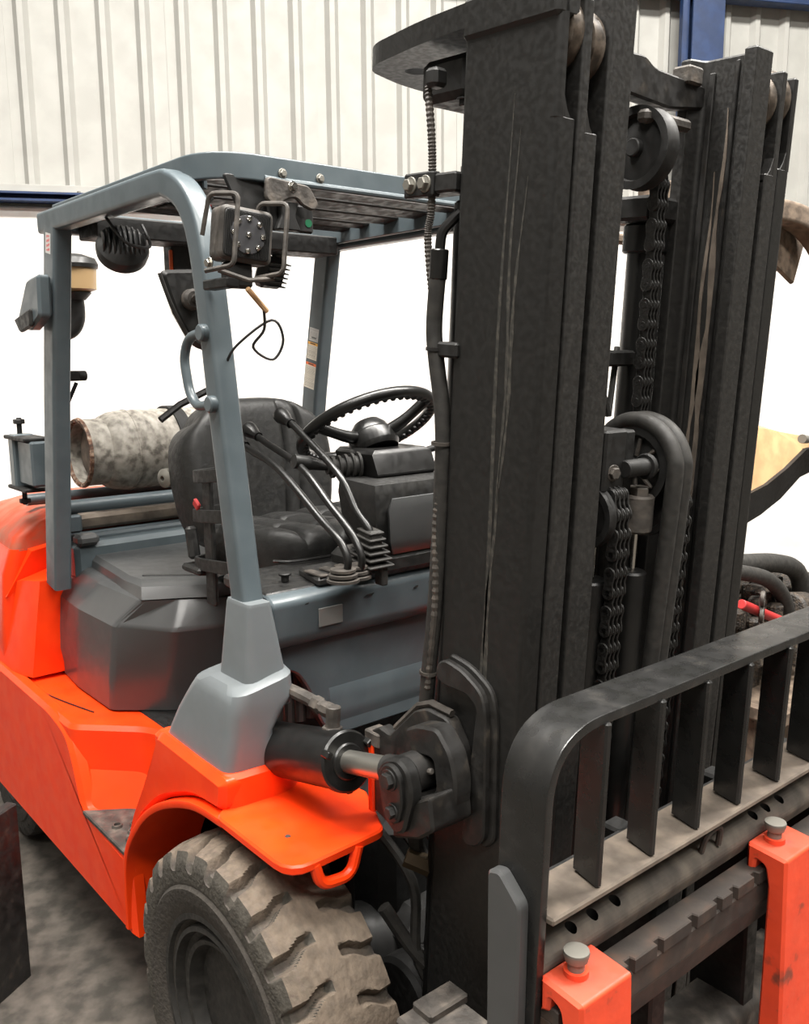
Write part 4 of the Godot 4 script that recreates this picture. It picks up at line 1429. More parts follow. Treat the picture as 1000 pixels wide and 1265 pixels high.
# mast space: x across, y up along the mast, z out of its front plane
func mast(f: Node3D) -> void:
	for s in [-1.0, 1.0]:
		var mir := Transform3D(Basis.from_scale(Vector3(-s, 1, 1)), Vector3.ZERO)
		# outer rail: web and two flanges, the front one notched for its roller
		var q := Geo.new()
		q.ext_y(rounded(V2([-0.337, 0.0, -0.337, -0.2, -0.293, -0.2, -0.293, -0.18, -0.318, -0.172, -0.318, -0.028, -0.293, -0.02, -0.293, 0.0]), [0.012, 0.012, 0.003, 0.003, 0.006, 0.006, 0.003, 0.003], 3), 0.1, 2.06, 0.002)
		q.ext_y(rounded(V2([-0.337, 0.0, -0.337, -0.2, -0.293, -0.2, -0.293, -0.18, -0.318, -0.172, -0.318, 0.0]), [0.012, 0.012, 0.003, 0.003, 0.006, 0.003], 3), 2.055, 2.222, 0.003)
		q.ext_z(rounded(V2([-0.326, 2.04, -0.293, 2.04, -0.293, 2.052, -0.308, 2.066, -0.3175, 2.09, -0.326, 2.09]), [0, 0, 0.006, 0.012, 0, 0]), -0.02, -0.001, 0.001)
		part("mast_rail", Geo.new().add(q, mir), M.mast, f, MT)
		if s < 0:      # dried drips down the outer face
			for k in [[-0.086, 2.10, -0.094, 0.9, 0.0055], [-0.07, 2.05, -0.074, 1.45, 0.0045], [-0.05, 1.98, -0.075, 1.42, 0.0045], [-0.076, 1.5, -0.088, 0.95, 0.007]]:
				var dp := PackedVector2Array()
				for side in 2:
					for j in 13:
						var t := j / 12.0 if side == 0 else 1.0 - j / 12.0
						var w: float = k[4] * sin(PI * clampf(t * 0.94 + 0.03, 0, 1)) * (0.75 + 0.25 * sin(t * 37.0 + k[1] * 9.0))
						dp.append(Vector2(lerpf(k[0], k[2], t) + 0.004 * sin(t * 9.0 + k[1]) + (w if side == 0 else -w), lerpf(k[1], k[3], t)))
				part("dried_drip", Geo.new().ext_x(dp, -0.3374, -0.3365, 0.0), M.drip, f, MT)
		# middle rail
		q = Geo.new()
		q.ext_y(rounded(V2([-0.288, 0.003, -0.288, -0.17, -0.244, -0.17, -0.244, -0.15, -0.27, -0.142, -0.27, -0.025, -0.244, -0.017, -0.244, 0.003]), [0.006, 0.008, 0.003, 0.003, 0.006, 0.006, 0.003, 0.003], 3), 0.12, 2.045, 0.002)
		q.ext_y(rounded(V2([-0.288, 0.003, -0.288, -0.17, -0.244, -0.17, -0.244, -0.15, -0.27, -0.142, -0.27, 0.003]), [0.006, 0.008, 0.003, 0.003, 0.006, 0.003], 3), 2.04, 2.225, 0.003)
		q.ext_z(rounded(V2([-0.281, 2.03, -0.244, 2.03, -0.244, 2.037, -0.26, 2.05, -0.2695, 2.075, -0.281, 2.075]), [0, 0, 0.006, 0.012, 0, 0]), -0.017, 0.002, 0.001)
		part("mast_rail", Geo.new().add(q, mir), M.mast_face, f, MT)
		# inner rail
		q = Geo.new()
		q.ext_y(rounded(V2([-0.229, 0.004, -0.229, -0.15, -0.171, -0.15, -0.171, -0.128, -0.205, -0.118, -0.205, -0.03, -0.171, -0.02, -0.171, 0.004]), [0.006, 0.008, 0.003, 0.003, 0.008, 0.008, 0.003, 0.004], 3), 0.14, 2.25, 0.004)
		var ir := part("mast_rail", Geo.new().add(q, mir), M.mast_face, f, MT)
		q = Geo.new()     # worn strips down the inside web
		q.box(Vector3(-0.203, 1.2, -0.10), Vector3(0.006, 2.05, 0.012), 0.002)
		q.box(Vector3(-0.203, 1.2, -0.05), Vector3(0.005, 2.08, 0.008), 0.002)
		part("wear_strip", Geo.new().add(q, mir), M.mast_dirty, ir)
		# rollers in the notches
		for r in [[-0.298, 2.182, 0.057, 0.032], [-0.249, 2.172, 0.056, 0.032]]:
			q = Geo.new()
			var w: float = r[3]
			q.lathe(PackedVector2Array([Vector2(0.02, -w / 2), Vector2(r[2] - 0.012, -w / 2), Vector2(r[2] - 0.003, -w / 2 + 0.004), Vector2(r[2], 0), Vector2(r[2] - 0.003, w / 2 - 0.004), Vector2(r[2] - 0.012, w / 2), Vector2(0.02, w / 2)]), Transform3D(Basis(Vector3.UP, PI / 2), Vector3(r[0], r[1], 0.004 - r[2])), 40, true)
			part("mast_roller", Geo.new().add(q, mir), M.roller, f, MT)
		# tilt bracket hook plate on the outer face
		q = Geo.new()
		q.ext_x(rounded(V2([-0.188, 1.147, -0.179, 1.169, -0.162, 1.178, -0.116, 1.172, -0.068, 1.148, -0.056, 1.115, -0.044, 0.882, -0.066, 0.857, -0.09, 0.852, -0.10, 0.862, -0.079, 1.118, -0.104, 1.133, -0.171, 1.13]), [0.01, 0.01, 0.01, 0.02, 0.02, 0.02, 0.015, 0.01, 0.01, 0.01, 0.012, 0.012, 0.012], 3), -0.357, -0.334, 0.003)
		q.ext_x(rounded(V2([-0.165, 1.187, -0.11, 1.182, -0.055, 1.155, -0.042, 1.115, -0.030, 0.882, -0.05, 0.86, -0.06, 0.86, -0.06, 1.10, -0.16, 1.15]), [0.01, 0.02, 0.02, 0.02, 0.012, 0.012, 0.0, 0.02, 0.01], 3), -0.345, -0.33, 0.003)
		part("stop_plate", Geo.new().add(q, mir), M.mast_dirty, f, MT)
		tilt_cylinder(f, mir, s)
	# thick tie plate at the top of the near outer rail, reaching back, with a hole
	var c := CSGCombiner3D.new()
	c.name = "mast_tie_plate"
	var pl := CSGPolygon3D.new()
	pl.polygon = rounded(V2([-0.338, -0.19, -0.328, -0.32, -0.30, -0.475, -0.275, -0.52, -0.17, -0.56, -0.02, -0.575, 0.02, -0.50, -0.10, -0.38, -0.10, -0.19]), [0, 0.05, 0.03, 0.03, 0.05, 0.03, 0.03, 0.08, 0])
	pl.depth = 0.036
	pl.rotation.x = PI / 2
	pl.position = Vector3(0, 2.212, 0)
	pl.material = M.mast
	c.add_child(pl)
	var hole := CSGCylinder3D.new()
	hole.operation = CSGShape3D.OPERATION_SUBTRACTION
	hole.radius = 0.024
	hole.height = 0.2
	hole.sides = 28
	hole.position = Vector3(-0.215, 2.22, -0.455)
	hole.material = M.black
	c.add_child(hole)
	c.transform = MT
	f.add_child(c, true)
	var g := Geo.new()
	g.box(Vector3(-0.318, 2.222, -0.10), Vector3(0.05, 0.06, 0.2), 0.006)
	part("tie_weld", g, M.mast, f, MT)
	g = Geo.new()   # block under the plate that carries the cable clip
	g.box(Vector3(-0.2, 2.16, -0.29), Vector3(0.2, 0.07, 0.12), 0.012)
	g.cyl(Vector3(-0.24, 2.15, -0.31), Vector3(-0.24, 2.19, -0.31), 0.05, 20, 0.008)
	var tb := part("hose_block", g, M.black, f, MT)
	g = Geo.new()
	g.box(Vector3(-0.335, 2.15, -0.265), Vector3(0.03, 0.03, 0.03), 0.006)
	part("cable_clip", g, M.black, tb)
	for k in 2:
		g = Geo.new()
		g.hexbolt(Vector3(-0.28 + 0.04 * k, 2.125, -0.25), Vector3.DOWN, 0.012, 0.012)
		part("bolt", g, M.black, tb)
	# corrugated cable sleeve and hydraulic hose down the near rail
	g = Geo.new()
	var cp := flow(V3([-0.335, 2.14, -0.285, -0.338, 2.06, -0.268, -0.338, 2.0, -0.263, -0.335, 1.94, -0.266, -0.335, 1.90, -0.272, -0.338, 1.82, -0.255, -0.338, 1.74, -0.236, -0.336, 1.55, -0.208, -0.345, 1.42, -0.212, -0.345, 1.27, -0.206, -0.345, 1.10, -0.218]), 22)
	var radii := []
	for i in cp.size():
		radii.append(0.0072 if i % 2 else 0.0056)
	g.tube(cp, radii, 8)
	part("cable_sleeve", g, M.dust_steel, f, MT, 20.0)
	g = Geo.new()
	g.tube(flow(V3([-0.315, 1.94, -0.215, -0.325, 1.925, -0.225, -0.335, 1.905, -0.236, -0.337, 1.87, -0.238]), 6), 0.009, 10)
	g.cyl(Vector3(-0.337, 1.88, -0.238), Vector3(-0.337, 1.83, -0.24), 0.0155, 14)
	var ph := part("hydraulic_pipe", g, M.gloss, f, MT)
	g = Geo.new()
	g.tube(flow(V3([-0.337, 1.87, -0.238, -0.338, 1.76, -0.244, -0.338, 1.70, -0.236, -0.334, 1.60, -0.218, -0.335, 1.49, -0.212, -0.337, 1.27, -0.214, -0.338, 1.09, -0.226, -0.335, 0.9, -0.235]), 8), 0.0145, 12)
	part("rubber_hose", g, M.rubber, ph, Transform3D.IDENTITY, 60.0)
	for y in [1.715, 1.555, 1.13]:
		g = Geo.new()
		if y > 1.7:
			g.box(Vector3(-0.325, y, -0.205), Vector3(0.04, 0.026, 0.05), 0.004)
		g.lathe(PackedVector2Array([Vector2(0.0145, -0.003), Vector2(0.018, -0.003), Vector2(0.018, 0.003), Vector2(0.0145, 0.003)]), Transform3D(Basis(Vector3.RIGHT, PI / 2), Vector3(-0.337, y, -0.238 if y > 1.7 else (-0.215 if y > 1.5 else -0.224))), 16, true)
		part("hose_clamp", g, M.dust_steel if y < 1.7 else M.black, ph)
	# lift cylinders behind the outer rails
	for s in [-1.0, 1.0]:
		g = Geo.new()
		g.cyl(Vector3(-0.285 * -s, 0.15, -0.222), Vector3(-0.285 * -s, 1.96, -0.222), 0.028, 24, 0.004)
		g.cyl(Vector3(-0.285 * -s, 1.9, -0.222), Vector3(-0.285 * -s, 2.02, -0.222), 0.02, 20, 0.006)
		part("lift_cylinder", g, M.gloss, f, MT)
		g = Geo.new()
		g.box(Vector3(0.318 * s, 1.985, -0.262), Vector3(0.05, 0.032, 0.12), 0.004)
		g.box(Vector3(0.338 * s, 1.985, -0.288), Vector3(0.02, 0.04, 0.075), 0.003)
		var bl := part("cylinder_clamp", g, M.black, f, MT)
		for z in [-0.305, -0.268]:
			g = Geo.new()
			g.hexbolt(Vector3(0.348 * s, 1.985, z), Vector3(s, 0, 0), 0.0105, 0.012)
			part("bolt", g, M.zinc, bl)
	# the right hand cylinder as it shows between the rails, with its head
	g = Geo.new()
	g.cyl(Vector3(0.148, 0.2, -0.18), Vector3(0.148, 1.94, -0.18), 0.033, 24, 0.004)
	g.cyl(Vector3(0.148, 1.90, -0.18), Vector3(0.148, 1.955, -0.18), 0.043, 24, 0.004)
	var rc := part("lift_cylinder", g, M.gloss, f, MT)
	g = Geo.new()
	g.box(Vector3(0.145, 1.98, -0.175), Vector3(0.12, 0.045, 0.09), 0.006)
	part("cylinder_head", g, M.black, rc)
	g = Geo.new()
	g.box(Vector3(0.06, 1.70, -0.17), Vector3(0.11, 0.03, 0.03), 0.004)
	g.box(Vector3(0.01, 1.70, -0.17), Vector3(0.02, 0.05, 0.05), 0.004)
	part("pipe_bracket", g, M.black, f, MT)
	# dust caked down the inside of the far inner rail
	for k in [[0.2, -0.062, 2.16, 1.1, 0.009], [0.2, -0.078, 2.05, 0.9, 0.007]]:
		var dp := PackedVector2Array()
		for side in 2:
			for j in 25:
				var t := j / 24.0 if side == 0 else 1.0 - j / 24.0
				var w: float = k[4] * (0.25 + 0.75 * absf(sin(t * 17.0 + k[1] * 50.0))) * sin(PI * clampf(t * 0.96 + 0.02, 0, 1)) + 0.0006
				dp.append(Vector2(k[1] + 0.003 * sin(t * 23.0) + (w if side == 0 else -w), lerpf(k[2], k[3], t)))
		part("caked_dust", Geo.new().ext_x(dp, 0.2035, 0.2055, 0.0), M.dust, f, MT)
	# cross beams
	g = Geo.new()
	g.ext_z(rounded(V2([-0.2, 2.215, 0.02, 2.225, 0.05, 2.21, 0.21, 2.205, 0.21, 2.165, 0.1, 2.15, -0.2, 2.165]), 0.012), -0.15, -0.115, 0.004)
	var cb := part("cross_beam", g, M.mast_dirty, f, MT)
	g = Geo.new()
	g.box(Vector3(0.16, 2.215, -0.125), Vector3(0.045, 0.032, 0.04), 0.004)
	part("stop_block", g, M.dust_steel, cb)
	g = Geo.new()
	g.box(Vector3(0.08, 2.125, -0.11), Vector3(0.14, 0.022, 0.025), 0.006)
	part("chain_bar", g, M.dust_steel, cb)
	for y in [1.3, 0.7]:
		g = Geo.new()
		g.box(Vector3(0, y, -0.185), Vector3(0.58, 0.12, 0.025), 0.005)
		part("cross_beam", g, M.mast, f, MT)
	g = Geo.new()
	g.box(Vector3(0, 0.35, -0.21), Vector3(0.62, 0.5, 0.03), 0.005)
	g.box(Vector3(0, 0.25, -0.1), Vector3(0.6, 0.3, 0.03), 0.005)
	part("lower_tie", g, M.black, f, MT)
	# top chain pulley in the dark under the beam
	pulley(f, Vector3(0.04, 2.075, -0.13), 0.068, 0.035, "chain_pulley", M.black)
	chain(f, V3([0.088, 2.09, -0.115, 0.09, 1.55, -0.115]), 0.03, 15)
	# middle group: hose pulley, two hoses, two chain pulleys with chains
	pulley(f, Vector3(0.045, 1.505, -0.075), 0.072, 0.045, "hose_pulley", M.black)
	for x in [0.032, 0.060]:
		g = Geo.new()
		var hp := PackedVector3Array([Vector3(x, 1.0, -0.165), Vector3(x, 1.3, -0.163), Vector3(x, 1.45, -0.162)])
		for k in 11:
			var a := PI - PI * k / 10.0
			hp.append(Vector3(x, 1.505 + sin(a) * 0.087, -0.075 + cos(a) * 0.087))
		hp.append_array(PackedVector3Array([Vector3(x + 0.002, 1.40, 0.008), Vector3(x + 0.004, 1.2, -0.002), Vector3(x + 0.006, 0.95, -0.012), Vector3(x, 0.7, -0.03)]))
		g.tube(flow(hp, 3), 0.0155, 12)
		part("pulley_hose", g, M.rubber, f, MT, 60.0)
	for s in [-1.0, 1.0]:
		pulley(f, Vector3(0.088 * s - 0.03, 1.43, -0.062), 0.056, 0.02, "chain_pulley", M.black)
		var cx: float = 0.088 * s + (0.012 if s > 0 else 0.0)
		chain(f, V3([cx, 1.485, -0.09, cx, 1.487, -0.055, cx, 1.47, -0.022, cx, 1.43, -0.010, cx, 0.62, -0.02]), 0.036, 26)
	g = Geo.new()
	g.box(Vector3(-0.09, 1.53, -0.055), Vector3(0.06, 0.11, 0.05), 0.004)
	g.box(Vector3(-0.03, 1.52, -0.06), Vector3(0.03, 0.12, 0.03), 0.004)
	g.cyl(Vector3(-0.07, 1.515, -0.025), Vector3(0.01, 1.515, -0.025), 0.016, 18)
	g.cyl(Vector3(-0.01, 1.515, -0.025), Vector3(0.0, 1.515, -0.025), 0.024, 18)
	var pb := part("pulley_bracket", g, M.black, f, MT)
	g = Geo.new()
	g.hexbolt(Vector3(-0.095, 1.51, -0.03), Vector3(-0.2, 0, 1), 0.011, 0.01)
	part("bolt", g, M.dust_steel, pb)
	g = Geo.new()
	g.cyl(Vector3(0.0, 1.39, -0.04), Vector3(0.0, 1.46, -0.04), 0.03, 24, 0.004)
	g.cyl(Vector3(0.0, 1.455, -0.04), Vector3(0.0, 1.475, -0.04), 0.02, 6)
	var rb := part("rod_block", g, M.dust_steel, f, MT)
	g = Geo.new()
	g.cyl(Vector3(0.0, 1.2, -0.04), Vector3(0.0, 1.4, -0.04), 0.007, 12)
	g.cyl(Vector3(-0.10, 1.2, -0.06), Vector3(-0.10, 1.4, -0.06), 0.009, 12)
	part("chrome_rod", g, M.chrome, rb)
	g = Geo.new()
	g.cyl(Vector3(0.0, 0.3, -0.04), Vector3(0.0, 1.315, -0.04), 0.028, 24, 0.004)
	g.cyl(Vector3(-0.10, 0.3, -0.06), Vector3(-0.10, 1.31, -0.06), 0.034, 24, 0.004)
	part("free_lift_cylinder", g, M.gloss, f, MT)
	# thin brace wires between the rails
	g = Geo.new()
	g.tube(V3([0.0, 1.72, -0.17, 0.05, 1.59, -0.16]), 0.006, 8)
	g.tube(V3([0.10, 1.72, -0.19, 0.05, 1.59, -0.16]), 0.006, 8)
	part("hose_loop", g, M.rubber, f, MT)

func pulley(f: Node3D, c: Vector3, r: float, w: float, called: String, m: Material) -> void:
	var g := Geo.new()
	g.lathe(PackedVector2Array([Vector2(0.014, -w * 0.3), Vector2(0.03, -w * 0.32), Vector2(r * 0.8, -w * 0.2), Vector2(r * 0.84, -w / 2), Vector2(r * 1.05, -w / 2), Vector2(r, -w * 0.3), Vector2(r, w * 0.3), Vector2(r * 1.05, w / 2), Vector2(r * 0.84, w / 2), Vector2(r * 0.8, w * 0.2), Vector2(0.014, w * 0.3)]), Transform3D(Basis(Vector3.UP, PI / 2), c), 40, true)
	g.cyl(c - Vector3(w * 0.7, 0, 0), c + Vector3(w * 0.7, 0, 0), 0.016, 16)
	var p := part(called, g, m, f, MT)
	if called == "hose_pulley":
		for k in 9:
			var a := TAU * k / 9
			var s := Geo.new()
			s.box(c + Vector3(-w * 0.36, sin(a) * r * 0.52, cos(a) * r * 0.52), Vector3(0.008, 0.007, r * 0.5), 0.002, Basis(Vector3.RIGHT, -a))
			part("spoke", s, M.dust_steel, p)

# a leaf chain: pins joined in one piece, each pair of plates a link of its own
func chain(f: Node3D, p: PackedVector3Array, w: float, count: int) -> void:
	var total := 0.0
	for i in p.size() - 1:
		total += p[i].distance_to(p[i + 1])
	var pitch := total / count
	var pins := []
	for k in count + 1:
		var d := pitch * k
		var i := 0
		while i < p.size() - 2 and d > p[i].distance_to(p[i + 1]):
			d -= p[i].distance_to(p[i + 1])
			i += 1
		pins.append(p[i].move_toward(p[i + 1], d))
	var g := Geo.new()
	for q in pins:
		g.cyl(q - Vector3(w / 2 + 0.002, 0, 0), q + Vector3(w / 2 + 0.002, 0, 0), 0.0065, 8, 0.001)
	var c := part("lift_chain", g, M.grease, f, MT)
	var link := [Geo.new(), Geo.new()]
	var outline := PackedVector2Array()
	for k in 9:
		var a := -PI / 2 + PI * k / 8
		outline.append(Vector2(sin(a) * 0.0125, -pitch / 2 - cos(a) * 0.0125))
	for k in 9:
		var a := -PI / 2 + PI * k / 8
		outline.append(Vector2(-sin(a) * 0.0125, pitch / 2 + cos(a) * 0.0125))
	outline.insert(9, Vector2(0.009, 0))
	outline.append(Vector2(-0.009, 0))
	for v in 2:
		for k in (4 if v == 0 else 3):
			var x := -w / 2 + w * (k + (0.0 if v == 0 else 0.5)) / 3.0
			link[v].prism(outline, w / 9.0, Transform3D(Basis(Vector3(0, 0, 1), Vector3(0, 1, 0), Vector3(-1, 0, 0)), Vector3(x + w / 18.0, 0, 0)), 0.001)
	var made := [null, null]
	for k in count:
		var a: Vector3 = pins[k]
		var b: Vector3 = pins[k + 1]
		var y := (b - a).normalized()
		var xf := Transform3D(Basis(Vector3.RIGHT, y, Vector3.RIGHT.cross(y)), (a + b) / 2)
		if made[k % 2] == null: made[k % 2] = part("link", link[k % 2], M.grease, c, xf)
		else: like(made[k % 2], "link", c, xf)

func tilt_cylinder(f: Node3D, mir: Transform3D, s: float) -> void:
	var b := Vector3(-0.42, 0.939, -1.355)
	var d := Vector3(0, 0.236, 1.0).normalized()
	var q := Geo.new()
	q.cyl(b - d * 0.37, b, 0.0575, 40, 0.004)
	var c := part("tilt_cylinder", Geo.new().add(q, mir), M.gloss, f)
	q = Geo.new()
	q.cyl(b - d * 0.012, b + d * 0.008, 0.0605, 40, 0.004)
	q.cyl(b + d * 0.004, b + d * 0.012, 0.036, 28, 0.003)
	for k in 3:
		var an := TAU * k / 3 + 0.5
		q.box(b + Vector3(cos(an) * 0.056, sin(an) * 0.056, 0.004), Vector3(0.014, 0.014, 0.022), 0.002, Basis(Vector3.BACK, an))
	part("cylinder_cap", Geo.new().add(q, mir), M.gloss, c)
	q = Geo.new()
	q.cyl(b, b + d * 0.15, 0.0225, 24, 0.002)
	part("cylinder_rod", Geo.new().add(q, mir), M.steel, c)
	# rod end in the clevis on the mast
	q = Geo.new()
	var e := Vector3(-0.415, 0.983, -1.165)
	q.cyl(e - Vector3(0.04, 0, 0), e + Vector3(0.045, 0, 0), 0.036, 28, 0.005)
	q.cyl(b + d * 0.13, e, 0.027, 20, 0.004)
	part("rod_end", Geo.new().add(q, mir), M.mast_dirty, c)
	q = Geo.new()
	q.cyl(e + Vector3(0.012, 0.01, 0.034), e + Vector3(0.012, 0.014, 0.044), 0.006, 8)
	part("grease_nipple", Geo.new().add(q, mir), M.dust_steel, c)
	var cl := Geo.new()
	# back plate of the bracket, on the mast side, with a lip on its top edge
	cl.ext_x(rounded(V2([-1.354, 0.985, -1.32, 1.005, -1.287, 1.0, -1.215, 1.07, -1.181, 1.085, -1.125, 1.082, -1.092, 1.035, -1.083, 0.983, -1.09, 0.90, -1.169, 0.85, -1.263, 0.803, -1.357, 0.83]), [0.003, 0.003, 0.006, 0.008, 0.012, 0.012, 0.01, 0.02, 0.02, 0.01, 0.01, 0.01], 3), -0.365, -0.336, 0.003)
	var k := part("tilt_clevis", Geo.new().add(cl, mir), M.mast_dirty, f, Transform3D.IDENTITY, 28.0)
	cl = Geo.new()
	cl.box(Vector3(-0.35, 0.975, -1.34), Vector3(0.04, 0.03, 0.045), 0.003)
	part("bracket_block", Geo.new().add(cl, mir), M.dust_steel, k)
	cl = Geo.new()
	cl.tube(V3([-0.352, 1.012, -1.283, -0.352, 1.078, -1.215, -0.352, 1.092, -1.18, -0.352, 1.089, -1.125]), 0.007, 6)
	part("bracket_lip", Geo.new().add(cl, mir), M.dust_steel, k)
	cl = Geo.new()
	cl.ext_x(rounded(V2([-1.20, 1.05, -1.165, 1.068, -1.112, 1.078, -1.077, 1.042, -1.062, 0.995, -1.068, 0.925, -1.13, 0.89, -1.13, 0.945, -1.115, 0.965, -1.122, 1.02, -1.18, 1.01]), [0.01, 0.012, 0.012, 0.012, 0.02, 0.012, 0.01, 0.01, 0.012, 0.015, 0.01], 3), -0.402, -0.36, 0.005)
	cl.ext_x(rounded(V2([-1.172, 0.945, -1.12, 0.955, -1.07, 0.985, -1.062, 0.925, -1.10, 0.895, -1.172, 0.868]), 0.008), -0.455, -0.36, 0.005)
	part("clevis_arm", Geo.new().add(cl, mir), M.mast_dirty, k, Transform3D.IDENTITY, 28.0)
	var ear := Geo.new()
	ear.ext_x(rounded(V2([-1.20, 0.992, -1.178, 1.02, -1.14, 1.034, -1.112, 1.02, -1.10, 0.977, -1.125, 0.90, -1.15, 0.888, -1.182, 0.91]), 0.016, 4), -0.468, -0.44, 0.005)
	ear.ext_x(rounded(V2([-1.186, 0.99, -1.168, 1.018, -1.143, 1.023, -1.123, 1.008, -1.118, 0.96, -1.13, 0.92, -1.15, 0.91, -1.165, 0.925]), 0.014, 4), -0.476, -0.465, 0.003)
	part("clevis_ear", Geo.new().add(ear, mir), M.mast, k, Transform3D.IDENTITY, 28.0)
	for p in [Vector3(-0.476, 0.993, -1.151), Vector3(-0.476, 0.938, -1.143)]:
		var h := Geo.new()
		h.hexbolt(p, Vector3(-1, 0, 0), 0.0145 if p.y > 0.96 else 0.011, 0.012)
		part("bolt", Geo.new().add(h, mir), M.mast_dirty, k)

# everything here rides on the inner rails; shapes are written in world axes and lean with the mast
func carriage(f: Node3D) -> void:
	# load backrest: one flat bar bent over at both ends
	var g := Geo.new()
	var path := bent(V3([-0.507, 0.42, -0.835, -0.507, 1.205, -0.80, 0.507, 1.205, -0.80, 0.507, 0.42, -0.835]), 0.105, 10)
	var rings := []
	for i in path.size():
		var a := path[maxi(i - 1, 0)]
		var b := path[mini(i + 1, path.size() - 1)]
		var t := (b - a).normalized()
		var fw := Vector3(0, -0.05, 1).normalized() if absf(t.y) < 0.5 else Vector3(0, 0, 1)
		fw = (Vector3(0, 0, 1) - t * t.z).normalized()
		var nrm := t.cross(fw)
		var ring := PackedVector3Array()
		for p in rounded(V2([-0.008, -0.042, 0.008, -0.042, 0.008, 0.042, -0.008, 0.042]), 0.003, 2):
			ring.append(path[i] + nrm * p.x + fw * p.y)
		rings.append(ring)
	g.loft(rings)
	var fr := part("backrest_frame", g, M.backrest, f)
	for x in [-0.385, -0.252, -0.127, 0.001, 0.135, 0.262, 0.388]:
		g = Geo.new()
		g.box(Vector3(x, 1.07, -0.787), Vector3(0.012, 0.262, 0.058), 0.003, Basis(Vector3.UP, -0.22) * Basis(Vector3.RIGHT, 0.05))
		part("backrest_bar", g, M.backrest, f)
	g = Geo.new()
	g.box(Vector3(0, 0.931, -0.803), Vector3(1.0, 0.012, 0.09), 0.003)
	part("backrest_shelf", g, M.dust, f)
	for s in [-1.0, 1.0]:
		g = Geo.new()
		g.ext_x(rounded(V2([-0.855, 0.45, -0.855, 0.985, -0.83, 0.992, -0.79, 0.955, -0.80, 0.45]), [0, 0.01, 0.008, 0.01, 0]), (-0.535 if s < 0 else 0.512), (-0.512 if s < 0 else 0.535), 0.004)
		part("backrest_foot", g, M.hood, f)
	# upper carrier bar with bolt holes along its top
	var c := CSGCombiner3D.new()
	c.name = "carrier_bar"
	var bar := CSGPolygon3D.new()
	bar.polygon = rounded(V2([-0.84, 0.82, -0.785, 0.82, -0.772, 0.852, -0.785, 0.874, -0.84, 0.888]), [0, 0.004, 0.012, 0.02, 0])
	bar.depth = 1.0
	bar.transform = Transform3D(Basis(Vector3(0, 0, 1), Vector3(0, 1, 0), Vector3(-1, 0, 0)), Vector3(-0.5, 0, 0))
	bar.material = M.dusty_bar
	c.add_child(bar)
	for x in [-0.42, -0.37, -0.315, 0.095, 0.14, 0.19, 0.36, 0.42]:
		var h := CSGCylinder3D.new()
		h.operation = CSGShape3D.OPERATION_SUBTRACTION
		h.radius = 0.0095
		h.height = 0.04
		h.sides = 20
		h.position = Vector3(x, 0.876, -0.792)
		h.material = M.black
		c.add_child(h)
	f.add_child(c, true)
	g = Geo.new()
	g.tube(bent(V3([-0.085, 0.872, -0.785, -0.087, 0.91, -0.775, -0.045, 0.915, -0.773, -0.04, 0.872, -0.78]), 0.02, 6), 0.0055, 8)
	part("lifting_eye", g, M.dust_steel, f)
	# notched fork bar below it
	g = Geo.new()
	var top := [Vector2(-0.5, 0.745)]
	for x in [-0.33, -0.255, -0.16, -0.085, -0.035, 0.035, 0.11, 0.26, 0.36]:
		top.append_array([Vector2(x - 0.009, 0.745), Vector2(x - 0.007, 0.755), Vector2(x + 0.007, 0.755), Vector2(x + 0.009, 0.745)])
	top.append(Vector2(0.5, 0.745))
	var plan := PackedVector2Array()
	for q in top:
		plan.append(Vector2(q.x, -q.y))
	plan.append(Vector2(0.5, -0.79))
	plan.append(Vector2(-0.5, -0.79))
	g.ext_y(plan, 0.775, 0.80, 0.002)
	g.box(Vector3(0, 0.755, -0.768), Vector3(1.0, 0.045, 0.04), 0.003)
	g.ext_x(rounded(V2([-0.80, 0.735, -0.748, 0.735, -0.757, 0.69, -0.80, 0.70]), 0.004), -0.5, 0.5, 0.003)
	part("fork_bar", g, M.rust, f)
	# uprights, back plate and lower bar
	g = Geo.new()
	for x in [-0.40, -0.155, 0.155, 0.40]:
		g.box(Vector3(x, 0.60, -0.87), Vector3(0.045 if absf(x) < 0.3 else 0.03, 0.6, 0.12), 0.005)
	g.box(Vector3(0, 0.83, -0.87), Vector3(0.98, 0.14, 0.05), 0.004)
	part("carriage_upright", g, M.black, f)
	g = Geo.new()
	g.ext_x(rounded(V2([-0.91, 0.35, -0.80, 0.35, -0.80, 0.44, -0.82, 0.455, -0.91, 0.455]), [0, 0.01, 0.01, 0.01, 0]), -0.5, 0.5, 0.004)
	part("lower_bar", g, M.dust_steel, f)
	g = Geo.new()
	g.box(Vector3(-0.46, 0.575, -1.03), Vector3(0.12, 0.04, 0.12), 0.006)
	g.box(Vector3(-0.44, 0.6, -1.06), Vector3(0.09, 0.02, 0.05), 0.004)
	part("side_block", g, M.dust_steel, f)
	for x in [-0.448, 0.108]:
		fork(f, x)

